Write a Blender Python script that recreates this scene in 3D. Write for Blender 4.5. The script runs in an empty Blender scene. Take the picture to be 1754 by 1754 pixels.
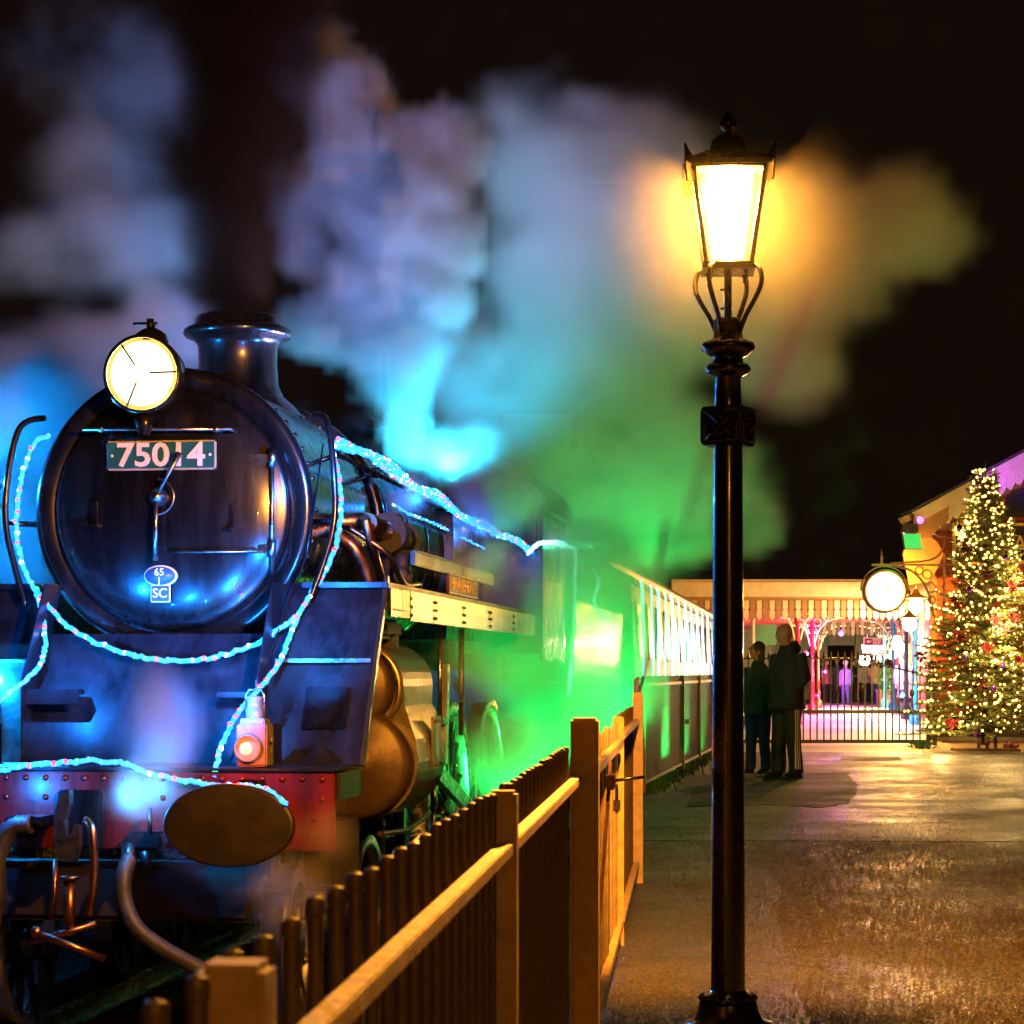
import bpy, bmesh, math, random
from mathutils import Vector, Matrix, noise
random.seed(7)
sc = bpy.context.scene
col = sc.collection
R = math.radians

# ------------------------------------------------------------------ camera
F, CX, HY, HC, SZ = 3800.0, 877.0, 1150.0, 1.25, 1754.0
cam_d = bpy.data.cameras.new('camera')
cam = bpy.data.objects.new('camera', cam_d)
col.objects.link(cam)
cam.location = (0, 0, HC)
cam.rotation_euler = (R(90), 0, 0)
cam_d.sensor_width = 36
cam_d.lens = F / SZ * 36
cam_d.shift_y = (HY - SZ / 2) / SZ
cam_d.clip_start = .1
cam_d.clip_end = 600
cam_d.dof.use_dof = True
cam_d.dof.focus_distance = 13.0
cam_d.dof.aperture_fstop = 16
sc.camera = cam

# ------------------------------------------------------------------ night sky, exposure, render
w = bpy.data.worlds.new('World')
sc.world = w
w.use_nodes = True
wn = w.node_tree
bg = wn.nodes['Background']
sky = wn.nodes.new('ShaderNodeTexSky')
sky.sky_type = 'NISHITA'
sky.sun_disc = False
sky.sun_elevation = R(-4)
sky.sun_rotation = R(160)
tint = wn.nodes.new('ShaderNodeMix')
tint.data_type = 'RGBA'
tint.inputs[0].default_value = .97
wn.links.new(sky.outputs[0], tint.inputs[6])
tint.inputs[7].default_value = (.11, .055, .028, 1)      # low cloud lit by the town
wn.links.new(tint.outputs[2], bg.inputs[0])
bg.inputs[1].default_value = .05
sc.view_settings.view_transform = 'Standard'
sc.view_settings.look = 'None'
sc.view_settings.gamma = 1
sc.view_settings.exposure = 0
sc.view_settings.use_curve_mapping = False
cy = sc.cycles
cy.use_denoising = True
try:
    cy.denoiser = 'OPENIMAGEDENOISE'
except Exception:
    pass
cy.use_adaptive_sampling = True
cy.adaptive_threshold = .06
cy.adaptive_min_samples = 20
cy.time_limit = 780
cy.max_bounces = 5
cy.diffuse_bounces = 1
cy.glossy_bounces = 2
cy.transmission_bounces = 4
cy.transparent_max_bounces = 12
cy.volume_bounces = 0
cy.volume_step_rate = 1.6
cy.volume_max_steps = 512
cy.sample_clamp_indirect = 3
cy.caustics_reflective = False
cy.caustics_refractive = False
cy.use_light_tree = True

# ------------------------------------------------------------------ frames of reference
TH = math.atan(523 / F)                                  # the track's heading
U = Vector((math.sin(TH), math.cos(TH)))
RT = Vector((math.cos(TH), -math.sin(TH)))
LO = Vector(((297 - CX) / 300, F / 300))                 # track centre under the smokebox front


def P(px, py, Y):
    return Vector(((px - CX) / F * Y, Y, HC + (HY - py) / F * Y))


def G(px, py):
    return P(px, py, F * HC / (py - HY))


def L(px, py, yl):                                       # point on a cross plane of the locomotive
    d = Vector(((px - CX) / F, 1)); t = (yl + LO.dot(U)) / d.dot(U); q = d * t - LO
    return Vector((q.dot(RT), yl, HC + (HY - py) / F * t))


def Lx(px, py, xl):                                      # point on a long plane of the locomotive
    d = Vector(((px - CX) / F, 1)); t = (xl + LO.dot(RT)) / d.dot(RT); q = d * t - LO
    return Vector((xl, q.dot(U), HC + (HY - py) / F * t))


def W(x, y, z):                                          # locomotive frame to world
    q = LO + RT * x + U * y
    return Vector((q.x, q.y, z))


# ------------------------------------------------------------------ materials
MATS = {}


def mat(name, color, rough=.5, metal=0, var=0, vscale=8, bump=0, bscale=30, coat=0, spec=.5, emit=None, estr=0, detail=5, streak=False):
    if name in MATS:
        return MATS[name]
    m = bpy.data.materials.new(name)
    m.use_nodes = True
    nt = m.node_tree; b = nt.nodes['Principled BSDF']
    b.inputs['Base Color'].default_value = (*color, 1)
    b.inputs['Roughness'].default_value = rough
    b.inputs['Metallic'].default_value = metal
    b.inputs['Specular IOR Level'].default_value = spec
    b.inputs['Coat Weight'].default_value = coat
    b.inputs['Coat Roughness'].default_value = .08
    tc = nt.nodes.new('ShaderNodeTexCoord')
    if var:
        n = nt.nodes.new('ShaderNodeTexNoise'); n.inputs['Scale'].default_value = vscale; n.inputs['Detail'].default_value = detail
        n.inputs['Roughness'].default_value = .65
        if streak:
            mp = nt.nodes.new('ShaderNodeMapping'); mp.inputs['Scale'].default_value = (1, 1, .14); nt.links.new(tc.outputs['Object'], mp.inputs[0]); nt.links.new(mp.outputs[0], n.inputs['Vector'])
        else:
            nt.links.new(tc.outputs['Object'], n.inputs['Vector'])
        mr = nt.nodes.new('ShaderNodeMapRange'); mr.inputs[1].default_value = .3; mr.inputs[2].default_value = .7
        mr.inputs[3].default_value = 1 - var; mr.inputs[4].default_value = 1 + var
        nt.links.new(n.outputs['Fac'], mr.inputs[0])
        mx = nt.nodes.new('ShaderNodeVectorMath'); mx.operation = 'SCALE'; mx.inputs[0].default_value = color
        nt.links.new(mr.outputs[0], mx.inputs['Scale'])
        nt.links.new(mx.outputs[0], b.inputs['Base Color'])
        r2 = nt.nodes.new('ShaderNodeMapRange'); r2.inputs[3].default_value = max(.03, rough - .12); r2.inputs[4].default_value = min(1, rough + .15)
        nt.links.new(n.outputs['Fac'], r2.inputs[0]); nt.links.new(r2.outputs[0], b.inputs['Roughness'])
    if bump:
        n2 = nt.nodes.new('ShaderNodeTexNoise'); n2.inputs['Scale'].default_value = bscale; n2.inputs['Detail'].default_value = 4
        nt.links.new(tc.outputs['Object'], n2.inputs['Vector'])
        bp = nt.nodes.new('ShaderNodeBump'); bp.inputs['Strength'].default_value = bump; bp.inputs['Distance'].default_value = .02
        nt.links.new(n2.outputs['Fac'], bp.inputs['Height']); nt.links.new(bp.outputs[0], b.inputs['Normal'])
    if emit:
        b.inputs['Emission Color'].default_value = (*emit, 1)
        b.inputs['Emission Strength'].default_value = estr
        m.cycles.emission_sampling = 'NONE'
    MATS[name] = m
    return m


def glow_glass(name, color, strength):                   # lit frosted glass: lets its lamp's light through
    m = bpy.data.materials.new(name); m.use_nodes = True; nt = m.node_tree
    nt.nodes.remove(nt.nodes['Principled BSDF'])
    out = nt.nodes['Material Output']
    t = nt.nodes.new('ShaderNodeBsdfTransparent'); e = nt.nodes.new('ShaderNodeEmission'); a = nt.nodes.new('ShaderNodeAddShader')
    e.inputs[0].default_value = (*color, 1); e.inputs[1].default_value = strength
    nt.links.new(t.outputs[0], a.inputs[0]); nt.links.new(e.outputs[0], a.inputs[1]); nt.links.new(a.outputs[0], out.inputs['Surface'])
    m.cycles.emission_sampling = 'NONE'
    MATS[name] = m
    return m


mat('loco_black', (.004, .004, .0045), .26, var=.7, vscale=9, streak=True, bump=.06, bscale=5, coat=.3)
mat('loco_plate', (.006, .007, .011), .36, var=.7, vscale=9, streak=True, bump=.1, bscale=9)
mat('soot', (.01, .009, .008), .6, var=.4, vscale=6, bump=.2, bscale=25)
mat('loco_green', (.008, .014, .01), .22, var=.4, vscale=6, bump=.22, bscale=9, coat=.15)
mat('valance', (.06, .056, .05), .2, metal=.6, var=.3, vscale=3, bump=.05, bscale=5)
mat('clad_steel', (.2, .16, .12), .3, metal=.7, var=.25, vscale=6, bump=.18, bscale=8)
mat('cyl_cover', (.06, .036, .02), .45, metal=.4, var=.35, vscale=7, bump=.15, bscale=14)
mat('steel', (.38, .37, .35), .28, metal=1, var=.25, vscale=12, bump=.1, bscale=30)
mat('copper', (.3, .13, .07), .3, metal=1, var=.3, vscale=9)
mat('beam_red', (.07, .003, .003), .36, var=.7, vscale=8, streak=True, bump=.12, bscale=10)
mat('buffer_iron', (.009, .005, .004), .5, var=.5, vscale=6, bump=.05, bscale=18)
mat('rubber', (.02, .018, .018), .55, var=.3, vscale=12, bump=.2, bscale=40)
mat('plate_green', (.012, .09, .075), .35)
mat('plate_cream', (.75, .68, .5), .4)
mat('plate_blue', (.03, .12, .25), .4)
mat('plate_white', (.7, .75, .8), .4)
mat('lamp_white', (.13, .1, .065), .45, var=.3, vscale=14, bump=.1, bscale=25)
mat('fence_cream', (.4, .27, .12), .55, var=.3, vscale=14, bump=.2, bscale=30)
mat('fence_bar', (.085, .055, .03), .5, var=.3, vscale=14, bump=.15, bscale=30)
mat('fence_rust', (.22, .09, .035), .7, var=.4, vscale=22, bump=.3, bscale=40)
mat('fence_slate', (.07, .065, .075), .5, var=.25, vscale=12, bump=.15, bscale=30)
mat('fence_rail', (.26, .18, .12), .5, var=.25, vscale=12)
mat('post_black', (.012, .011, .010), .26, var=.3, vscale=8, bump=.05, bscale=16, coat=.35)
mat('iron', (.02, .014, .012), .4, var=.3, vscale=12)
mat('wood_dark', (.08, .035, .015), .7, var=.3, vscale=12, bump=.2)
mat('ballast', (.035, .03, .028), .85, var=.5, vscale=20, bump=.8, bscale=26)
mat('sleeper', (.05, .035, .025), .8, var=.4, vscale=10, bump=.4)
mat('coach_body', (.018, .008, .006), .5, var=.3, vscale=4)
mat('coach_roof', (.09, .09, .09), .6, var=.3, vscale=4)
mat('coach_glass', (.02, .024, .028), .25, spec=.3)
mat('concrete', (.30, .27, .23), .6, var=.25, vscale=1.5, bump=.2, bscale=14)
mat('cream_paint', (.66, .6, .42), .45, var=.15, vscale=4)
mat('tan_paint', (.34, .2, .09), .5, var=.2, vscale=4)
mat('ceiling_red', (.5, .04, .05), .5, var=.2, vscale=3)
mat('ceiling_white', (.6, .56, .58), .5, var=.15, vscale=3)
mat('column_red', (.55, .015, .03), .35)
mat('column_blue', (.03, .2, .42), .35)
mat('brick_red', (.33, .06, .025), .75, var=.3, vscale=5, bump=.3, bscale=50)
mat('brick_red_b', (.25, .045, .022), .78, var=.3, vscale=5, bump=.3, bscale=50)
mat('brick_dark', (.07, .045, .035), .6, var=.3, vscale=6, bump=.3, bscale=50)
mat('mortar', (.3, .2, .13), .9, var=.2, vscale=20)
mat('slate_roof', (.05, .045, .05), .6, var=.3, vscale=5)
mat('sign_dark', (.02, .015, .03), .4)
mat('sign_purple', (.09, .02, .14), .4)
mat('sign_brown', (.12, .04, .02), .4)
mat('sign_green', (.01, .2, .08), .4)
mat('sign_blue', (.02, .06, .3), .4)
mat('sign_white', (.75, .75, .75), .4)
mat('gold_paint', (.75, .5, .12), .35)
mat('needle', (.11, .14, .03), .6, var=.5, vscale=4)
mat('bark', (.09, .05, .025), .85, var=.4, vscale=14, bump=.4)
mat('ribbon_red', (.09, .003, .005), .5, var=.4, vscale=30)
mat('bauble_purple', (.2, .06, .5), .12, metal=.8)
mat('bauble_red', (.6, .02, .02), .12, metal=.8)
mat('skin', (.5, .27, .18), .5, var=.12, vscale=20)
mat('jacket_black', (.018, .018, .02), .75, var=.3, vscale=12, bump=.5, bscale=16)
mat('jacket_green', (.012, .03, .022), .75, var=.3, vscale=12, bump=.5, bscale=16)
mat('trouser_black', (.014, .014, .016), .7, var=.3, vscale=10, bump=.4, bscale=12)
mat('jeans', (.02, .035, .12), .8, var=.3, vscale=18, bump=.4, bscale=14)
mat('stripe_white', (.75, .73, .75), .6)
mat('shoe_dark', (.02, .018, .018), .5)
mat('shoe_sole', (.5, .48, .45), .6)
mat('hair_brown', (.06, .035, .02), .6, bump=.6, bscale=60)
mat('hair_grey', (.22, .2, .18), .6, bump=.6, bscale=60)
mat('leaf', (.05, .13, .03), .6, var=.4, vscale=10)
mat('twig', (.03, .022, .016), .85)
mat('white_bulb_warm', (1, .8, .5), .4, emit=(1, .52, .11), estr=9)
mat('led_red', (.4, .1, .1), .4, emit=(1, .03, .03), estr=3.2)
mat('led_green', (.1, .4, .2), .4, emit=(.02, 1, .22), estr=2.2)
mat('led_blue', (.1, .1, .4), .4, emit=(.015, .14, 1), estr=6)
mat('led_white', (.5, .6, .8), .4, emit=(.55, .8, 1), estr=4.5)
mat('rope_plastic', (.05, .12, .4), .25, emit=(.01, .24, 1), estr=3.2)
mat('curtain_led', (.6, .9, .9), .4, emit=(.2, 1, .5), estr=3.4)
mat('curtain_cyan', (.6, .9, .9), .4, emit=(.3, .95, 1), estr=3.2)
mat('roof_red_led', (.9, .3, .2), .4, emit=(1, .14, .06), estr=6)
glow_glass('lantern_glass', (1, .72, .32), 4.0)
glow_glass('bulb_glass', (1, .78, .4), 9.0)
glow_glass('headlamp_glass', (1, .76, .42), 4.2)
glow_glass('amber_edge_glow', (1, .42, .06), 1.7)  # orange glow at lamp glass edges, put in as emission
glow_glass('marker_glass', (1, .06, .02), 2.0)
glow_glass('marker_core', (1, .3, .12), 2.4)
glow_glass('clock_glass', (1, .86, .56), 1.25)
glow_glass('shade_glass', (1, .9, .6), 7.0)
glow_glass('flood_green', (.02, .75, .12), 1.0)
glow_glass('flood_purple', (.6, .12, 1), 3.0)

# asphalt: one material, aggregate and cracks
def asphalt(name, base, speck, rough, bump, cell):
    m = bpy.data.materials.new(name); m.use_nodes = True; nt = m.node_tree; b = nt.nodes['Principled BSDF']
    N = nt.nodes.new; Lk = nt.links.new
    tc = N('ShaderNodeTexCoord')
    vo = N('ShaderNodeTexVoronoi'); vo.inputs['Scale'].default_value = cell; Lk(tc.outputs['Object'], vo.inputs['Vector'])
    n1 = N('ShaderNodeTexNoise'); n1.inputs['Scale'].default_value = .9; n1.inputs['Detail'].default_value = 6; n1.inputs['Roughness'].default_value = .6
    Lk(tc.outputs['Object'], n1.inputs['Vector'])
    n2 = N('ShaderNodeTexNoise'); n2.inputs['Scale'].default_value = 90; n2.inputs['Detail'].default_value = 3; Lk(tc.outputs['Object'], n2.inputs['Vector'])
    sp = N('ShaderNodeMapRange'); sp.inputs[1].default_value = .25; sp.inputs[2].default_value = .95
    Lk(vo.outputs['Color'], sp.inputs[0])
    mx = N('ShaderNodeMix'); mx.data_type = 'RGBA'; Lk(sp.outputs[0], mx.inputs[0]); mx.inputs[6].default_value = (*base, 1); mx.inputs[7].default_value = (*speck, 1)
    br = N('ShaderNodeMapRange'); br.inputs[1].default_value = .32; br.inputs[2].default_value = .7; br.inputs[3].default_value = .45; br.inputs[4].default_value = 1.35
    Lk(n1.outputs['Fac'], br.inputs[0])
    sm = N('ShaderNodeVectorMath'); sm.operation = 'SCALE'; Lk(mx.outputs[2], sm.inputs[0]); Lk(br.outputs[0], sm.inputs['Scale'])
    # cracks
    ds = N('ShaderNodeVectorMath'); ds.operation = 'MULTIPLY_ADD'
    n3 = N('ShaderNodeTexNoise'); n3.inputs['Scale'].default_value = 1.6; n3.inputs['Detail'].default_value = 5; Lk(tc.outputs['Object'], n3.inputs['Vector'])
    Lk(n3.outputs['Color'], ds.inputs[0]); ds.inputs[1].default_value = (1.1, 1.1, 0); Lk(tc.outputs['Object'], ds.inputs[2])
    vc = N('ShaderNodeTexVoronoi'); vc.feature = 'DISTANCE_TO_EDGE'; vc.inputs['Scale'].default_value = .28; Lk(ds.outputs[0], vc.inputs['Vector'])
    cr = N('ShaderNodeMapRange'); cr.inputs[1].default_value = .0; cr.inputs[2].default_value = .012; cr.inputs[3].default_value = .25; cr.inputs[4].default_value = 1
    Lk(vc.outputs['Distance'], cr.inputs[0])
    s2 = N('ShaderNodeVectorMath'); s2.operation = 'SCALE'; Lk(sm.outputs[0], s2.inputs[0]); Lk(cr.outputs[0], s2.inputs['Scale'])
    Lk(s2.outputs[0], b.inputs['Base Color'])
    rr = N('ShaderNodeMapRange'); rr.inputs[1].default_value = .35; rr.inputs[2].default_value = .68; rr.inputs[3].default_value = rough - .14; rr.inputs[4].default_value = rough + .16
    Lk(n1.outputs['Fac'], rr.inputs[0]); Lk(rr.outputs[0], b.inputs['Roughness'])
    h1 = N('ShaderNodeMath'); h1.operation = 'MULTIPLY_ADD'; Lk(vo.outputs['Distance'], h1.inputs[0]); h1.inputs[1].default_value = -1.2
    Lk(n2.outputs['Fac'], h1.inputs[2])
    h2 = N('ShaderNodeMath'); h2.operation = 'ADD'; Lk(h1.outputs[0], h2.inputs[0]); Lk(cr.outputs[0], h2.inputs[1])
    bp = N('ShaderNodeBump'); bp.inputs['Strength'].default_value = bump; bp.inputs['Distance'].default_value = .03
    b.inputs['Specular IOR Level'].default_value = .42
    Lk(h2.outputs[0], bp.inputs['Height']); Lk(bp.outputs[0], b.inputs['Normal'])
    MATS[name] = m
asphalt('asphalt', (.022, .017, .012), (.17, .135, .09), .5, 1.0, 60)
asphalt('asphalt_old', (.03, .024, .018), (.14, .112, .078), .5, .9, 80)
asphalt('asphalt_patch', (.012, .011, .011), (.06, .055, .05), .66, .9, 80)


# ------------------------------------------------------------------ mesh building
class MB:
    def __init__(s):
        s.v = []; s.f = []; s.mi = []; s.sm = []

    def add(s, vs, fs, m=0, smooth=False):
        o = len(s.v)
        s.v += [tuple(q) for q in vs]
        for f in fs:
            s.f.append([i + o for i in f]); s.mi.append(m); s.sm.append(smooth)
        return s

    def box(s, c, d, rot=None, m=0, taper=1):
        x, y, z = d[0] / 2, d[1] / 2, d[2] / 2
        vs = [Vector((sx * x * (taper if sz > 0 else 1), sy * y * (taper if sz > 0 else 1), sz * z)) for sz in (-1, 1) for sy in (-1, 1) for sx in (-1, 1)]
        if rot: vs = [rot @ q for q in vs]
        c = Vector(c)
        return s.add([q + c for q in vs], [(0, 2, 3, 1), (4, 5, 7, 6), (0, 1, 5, 4), (2, 6, 7, 3), (0, 4, 6, 2), (1, 3, 7, 5)], m)

    def bbox(s, c, d, b=.01, m=0, rot=None):             # bevelled box
        bm = bmesh.new(); bmesh.ops.create_cube(bm, size=1)
        for q in bm.verts: q.co = Vector((q.co.x * d[0], q.co.y * d[1], q.co.z * d[2]))
        bmesh.ops.bevel(bm, geom=bm.edges[:], offset=b, segments=2, affect='EDGES')
        c = Vector(c)
        bm.verts.index_update()
        s.add([(rot @ q.co if rot else q.co) + c for q in bm.verts], [[q.index for q in f.verts] for f in bm.faces], m)
        bm.free()
        return s

    def lathe(s, prof, n=32, axis='z', c=(0, 0, 0), m=0, smooth=True, sx=1, sy=1, a0=0, a1=None):
        c = Vector(c); vs = []; full = a1 is None
        k = n if full else n + 1
        for r, h in prof:
            for i in range(k):
                a = a0 + ((2 * math.pi) if full else (a1 - a0)) * i / n
                x, y = r * math.cos(a) * sx, r * math.sin(a) * sy
                vs.append(c + (Vector((x, y, h)) if axis == 'z' else Vector((x, h, y)) if axis == 'y' else Vector((h, x, y))))
        fs = []
        for j in range(len(prof) - 1):
            for i in range(n if not full else k):
                if not full and i == n: continue
                i2 = (i + 1) % k
                q = (j * k + i, j * k + i2, (j + 1) * k + i2, (j + 1) * k + i)
                fs.append(q if axis == 'z' else q[::-1])
        return s.add(vs, fs, m, smooth)

    def cyl(s, p0, p1, r0, r1=None, n=12, m=0, smooth=True):
        r1 = r0 if r1 is None else r1
        return s.tube([p0, p1], [r0, r1], n, m, True, smooth)

    def tube(s, pts, r, n=8, m=0, caps=True, smooth=True):
        pts = [Vector(q) for q in pts]
        rs = r if isinstance(r, (list, tuple)) else [r] * len(pts)
        vs = []; up = None
        for i, q in enumerate(pts):
            t = (pts[min(i + 1, len(pts) - 1)] - pts[max(i - 1, 0)])
            t = t.normalized() if t.length > 1e-9 else Vector((0, 0, 1))
            if up is None:
                up = t.orthogonal().normalized()
            else:
                up = (up - t * up.dot(t)); up = up.normalized() if up.length > 1e-6 else t.orthogonal().normalized()
            b = t.cross(up)
            vs += [q + (up * math.cos(2 * math.pi * k / n) + b * math.sin(2 * math.pi * k / n)) * rs[i] for k in range(n)]
        fs = [(j * n + k, j * n + (k + 1) % n, (j + 1) * n + (k + 1) % n, (j + 1) * n + k) for j in range(len(pts) - 1) for k in range(n)]
        s.add(vs, fs, m, smooth)
        if caps:
            o = len(s.v) - len(vs)
            s.f.append([o + k for k in range(n)][::-1]); s.f.append([o + (len(pts) - 1) * n + k for k in range(n)]); s.mi += [m, m]; s.sm += [False, False]
        return s

    def ball(s, c, r, n=8, k=5, m=0, sc_=(1, 1, 1)):
        c = Vector(c); vs = [c + Vector((0, 0, -r * sc_[2]))]; fs = []
        for j in range(1, k):
            a = math.pi * j / k - math.pi / 2
            for i in range(n):
                t = 2 * math.pi * i / n
                vs.append(c + Vector((r * math.cos(a) * math.cos(t) * sc_[0], r * math.cos(a) * math.sin(t) * sc_[1], r * math.sin(a) * sc_[2])))
        vs.append(c + Vector((0, 0, r * sc_[2])))
        for i in range(n): fs.append((0, 1 + (i + 1) % n, 1 + i))
        for j in range(k - 2):
            for i in range(n):
                a = 1 + j * n; fs.append((a + i, a + (i + 1) % n, a + n + (i + 1) % n, a + n + i))
        t = len(vs) - 1; a = 1 + (k - 2) * n
        for i in range(n): fs.append((a + i, a + (i + 1) % n, t))
        return s.add(vs, fs, m, True)

    def prism(s, poly, t0, t1, axis='y', m=0):           # poly in the two other axes
        def pt(a, b, h): return (a, h, b) if axis == 'y' else (h, a, b) if axis == 'x' else (a, b, h)
        n = len(poly)
        vs = [pt(a, b, t0) for a, b in poly] + [pt(a, b, t1) for a, b in poly]
        fs = [list(range(n)), list(range(2 * n - 1, n - 1, -1))] + [(i, i + n, (i + 1) % n + n, (i + 1) % n) for i in range(n)]
        return s.add(vs, fs, m)

    def mesh(s, name, mats):
        me = bpy.data.meshes.new(name)
        me.from_pydata(s.v, [], s.f)
        for q in (mats if isinstance(mats, (list, tuple)) else [mats]): me.materials.append(MATS[q])
        me.polygons.foreach_set('material_index', s.mi)
        me.polygons.foreach_set('use_smooth', s.sm)
        bm = bmesh.new(); bm.from_mesh(me); bmesh.ops.recalc_face_normals(bm, faces=bm.faces); bm.to_mesh(me); bm.free()
        me.update()
        return me

    def obj(s, name, mats, parent=None, loc=None):
        return link(name, s.mesh(name, mats), parent, loc)


def link(name, data, parent=None, loc=None, rot=None):
    o = bpy.data.objects.new(name, data); col.objects.link(o)
    if parent: o.parent = parent
    if loc is not None: o.location = loc
    if rot is not None: o.rotation_euler = rot
    return o


def tag(o, label=None, cat=None, group=None, kind=None):
    if label: o['label'] = label
    if cat: o['category'] = cat
    if group: o['group'] = group
    if kind: o['kind'] = kind
    return o


def thing(name, label, cat, loc=(0, 0, 0), rz=0, group=None):
    o = link(name, None, None, loc, (0, 0, rz)); o.empty_display_size = .2
    return tag(o, label, cat, group)


def text_mesh(name, body, size, m, parent, loc, rot=(R(90), 0, 0), ext=.004, sx=1, bold=0):
    cu = bpy.data.curves.new(name, 'FONT'); cu.body = body; cu.size = size; cu.align_x = 'CENTER'; cu.align_y = 'CENTER'
    cu.extrude = ext; cu.offset = bold; cu.resolution_u = 3
    t = bpy.data.objects.new('tmp', cu); col.objects.link(t)
    dg = bpy.context.evaluated_depsgraph_get()
    me = bpy.data.meshes.new_from_object(t.evaluated_get(dg))
    bpy.data.objects.remove(t); bpy.data.curves.remove(cu)
    me.materials.clear(); me.materials.append(MATS[m])
    for q in me.vertices: q.co.x *= sx
    return link(name, me, parent, loc, rot)


def smooth_path(pts, n=8):
    pts = [Vector(q) for q in pts]; out = []
    for i in range(len(pts) - 1):
        a = pts[max(i - 1, 0)]; b = pts[i]; c = pts[i + 1]; d = pts[min(i + 2, len(pts) - 1)]
        for k in range(n):
            t = k / n
            out.append(.5 * ((2 * b) + (c - a) * t + (2 * a - 5 * b + 4 * c - d) * t * t + (3 * b - a - 3 * c + d) * t ** 3))
    out.append(pts[-1])
    return out


def resample(pts, step):
    out = [pts[0].copy()]; acc = 0
    for a, b in zip(pts, pts[1:]):
        d = (b - a).length; t = step - acc
        while t <= d:
            out.append(a.lerp(b, t / d)); t += step
        acc = (acc + d) % step
    return out


def lamp(name, loc, power, color, radius=.03, parent=None, spot=None, aim=None, blend=.4):
    ld = bpy.data.lights.new(name, 'SPOT' if spot else 'POINT')
    ld.energy = power; ld.color = color; ld.shadow_soft_size = radius
    if spot: ld.spot_size = R(spot); ld.spot_blend = blend
    o = link(name, ld, parent, loc)
    if aim is not None:
        o.rotation_euler = (Vector(aim) - Vector(loc)).to_track_quat('-Z', 'Y').to_euler()
    return o

# ================================================================== THE SETTING
def fence_x(Y): return .0797 * Y - .32
FA, FB, FCc = G(1095, 1360), G(1225, 1290), None
# wide ground below the platform (track level), out to the horizon
g = MB(); g.add([(-300, -60, -.95), (300, -60, -.95), (300, 500, -.95), (-300, 500, -.95)], [(0, 1, 2, 3)])
tag(g.obj('ground', 'ballast'), kind='structure')
# platform slab
edge = [(-1.05, -9), (fence_x(0) - .12, 0), (fence_x(13.2) - .12, 13.2), (FA.x - .12, FA.y), (FB.x - .12, FB.y), (FB.x - .12 + .1376 * 110, FB.y + 110)]
pts = [(a, b) for a, b in edge] + [(60, FB.y + 110), (60, -9)]
g = MB(); n = len(pts)
g.add([(a, b, 0) for a, b in pts] + [(a, b, -.94) for a, b in pts], [list(range(n))] + [(i, (i + 1) % n, (i + 1) % n + n, i + n) for i in range(n)])
tag(g.obj('platform', 'asphalt'), kind='structure')


def sheet(name, poly, z, m):
    s = MB(); k = len(poly)
    s.add([(a, b, z) for a, b in poly] + [(a, b, z - .02) for a, b in poly], [list(range(k))] + [(i, (i + 1) % k, (i + 1) % k + k, i + k) for i in range(k)])
    return tag(s.obj(name, m), kind='structure')


def rough_poly(pxs, sub=5, amp=.02):
    q = [G(*a).xy for a in pxs]; out = []
    for i in range(len(q)):
        a, b = q[i], q[(i + 1) % len(q)]
        for k in range(sub):
            t = k / sub; c = a.lerp(b, t)
            out.append((c.x + random.uniform(-amp, amp), c.y + random.uniform(-amp, amp) * 3))
    return out


# older, finer strip of asphalt along the fence, with its broken edge beside the lamp
old = [(fence_x(3.5) - .1, 3.5)] + [(G(px, py).x + random.uniform(-.012, .012), G(px, py).y) for px, py in
      [(1400, 2300), (1395, 1754), (1388, 1700), (1376, 1660), (1368, 1640), (1352, 1620), (1346, 1600), (1336, 1580), (1340, 1565), (1322, 1555), (1344, 1535), (1332, 1515), (1314, 1505), (1318, 1490), (1336, 1478), (1300, 1452), (1262, 1445), (1180, 1440)]] + [(fence_x(13) - .1, 13.0)]
sheet('asphalt_strip', old, .004, 'asphalt_old')
far = [G(1100, 1440).xy, G(1754, 1442).xy, Vector((14, 16.4)), Vector((22, 33.2)), G(1754, 1289).xy, G(1590, 1287).xy, G(1400, 1286).xy, G(1232, 1287).xy, Vector((FA.x - .1, FA.y))]
sheet('asphalt_apron', [(a[0], a[1]) for a in far], .004, 'asphalt_old')
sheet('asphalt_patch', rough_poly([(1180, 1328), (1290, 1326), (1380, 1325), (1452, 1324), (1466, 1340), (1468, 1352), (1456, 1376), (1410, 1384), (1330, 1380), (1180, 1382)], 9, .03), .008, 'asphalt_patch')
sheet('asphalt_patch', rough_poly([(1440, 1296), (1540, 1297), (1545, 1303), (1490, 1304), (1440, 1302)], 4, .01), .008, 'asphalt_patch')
sheet('concrete_strip', [(2.9, 34.2), (22, 34.4), (22, 140), (18.5, 140), (3.2, 35.2)], .006, 'concrete')
# verge of weeds under the far fence: nobody could count it
v = MB()
for i in range(900):
    t = random.random(); b = FA.lerp(FB, t); x = b.x + random.gauss(.02, .09); y = b.y + random.gauss(0, .25)
    h = random.uniform(.03, .11); a = random.random() * 6.28; d = Vector((math.cos(a), math.sin(a), 0))
    q = Vector((x, y, .003)); tip = q + Vector((random.gauss(0, .03), random.gauss(0, .03), h))
    v.add([q - d * .012, q + d * .012, tip], [(0, 1, 2)])
for i in range(220):
    q = Vector((G(1580, 1283).x + random.gauss(0, .09), G(1580, 1283).y + random.gauss(0, .15), random.uniform(0, .12))); a = random.random() * 6.28; d = Vector((math.cos(a), math.sin(a), .3)) * .03
    v.add([q, q + d + Vector((0, 0, .02)), q + d * 2, q + d + Vector((0, .02, -.01))], [(0, 1, 2, 3)])
tag(v.obj('weeds', 'leaf'), 'low green weeds growing along the foot of the far fence', 'weeds', kind='stuff')

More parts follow.
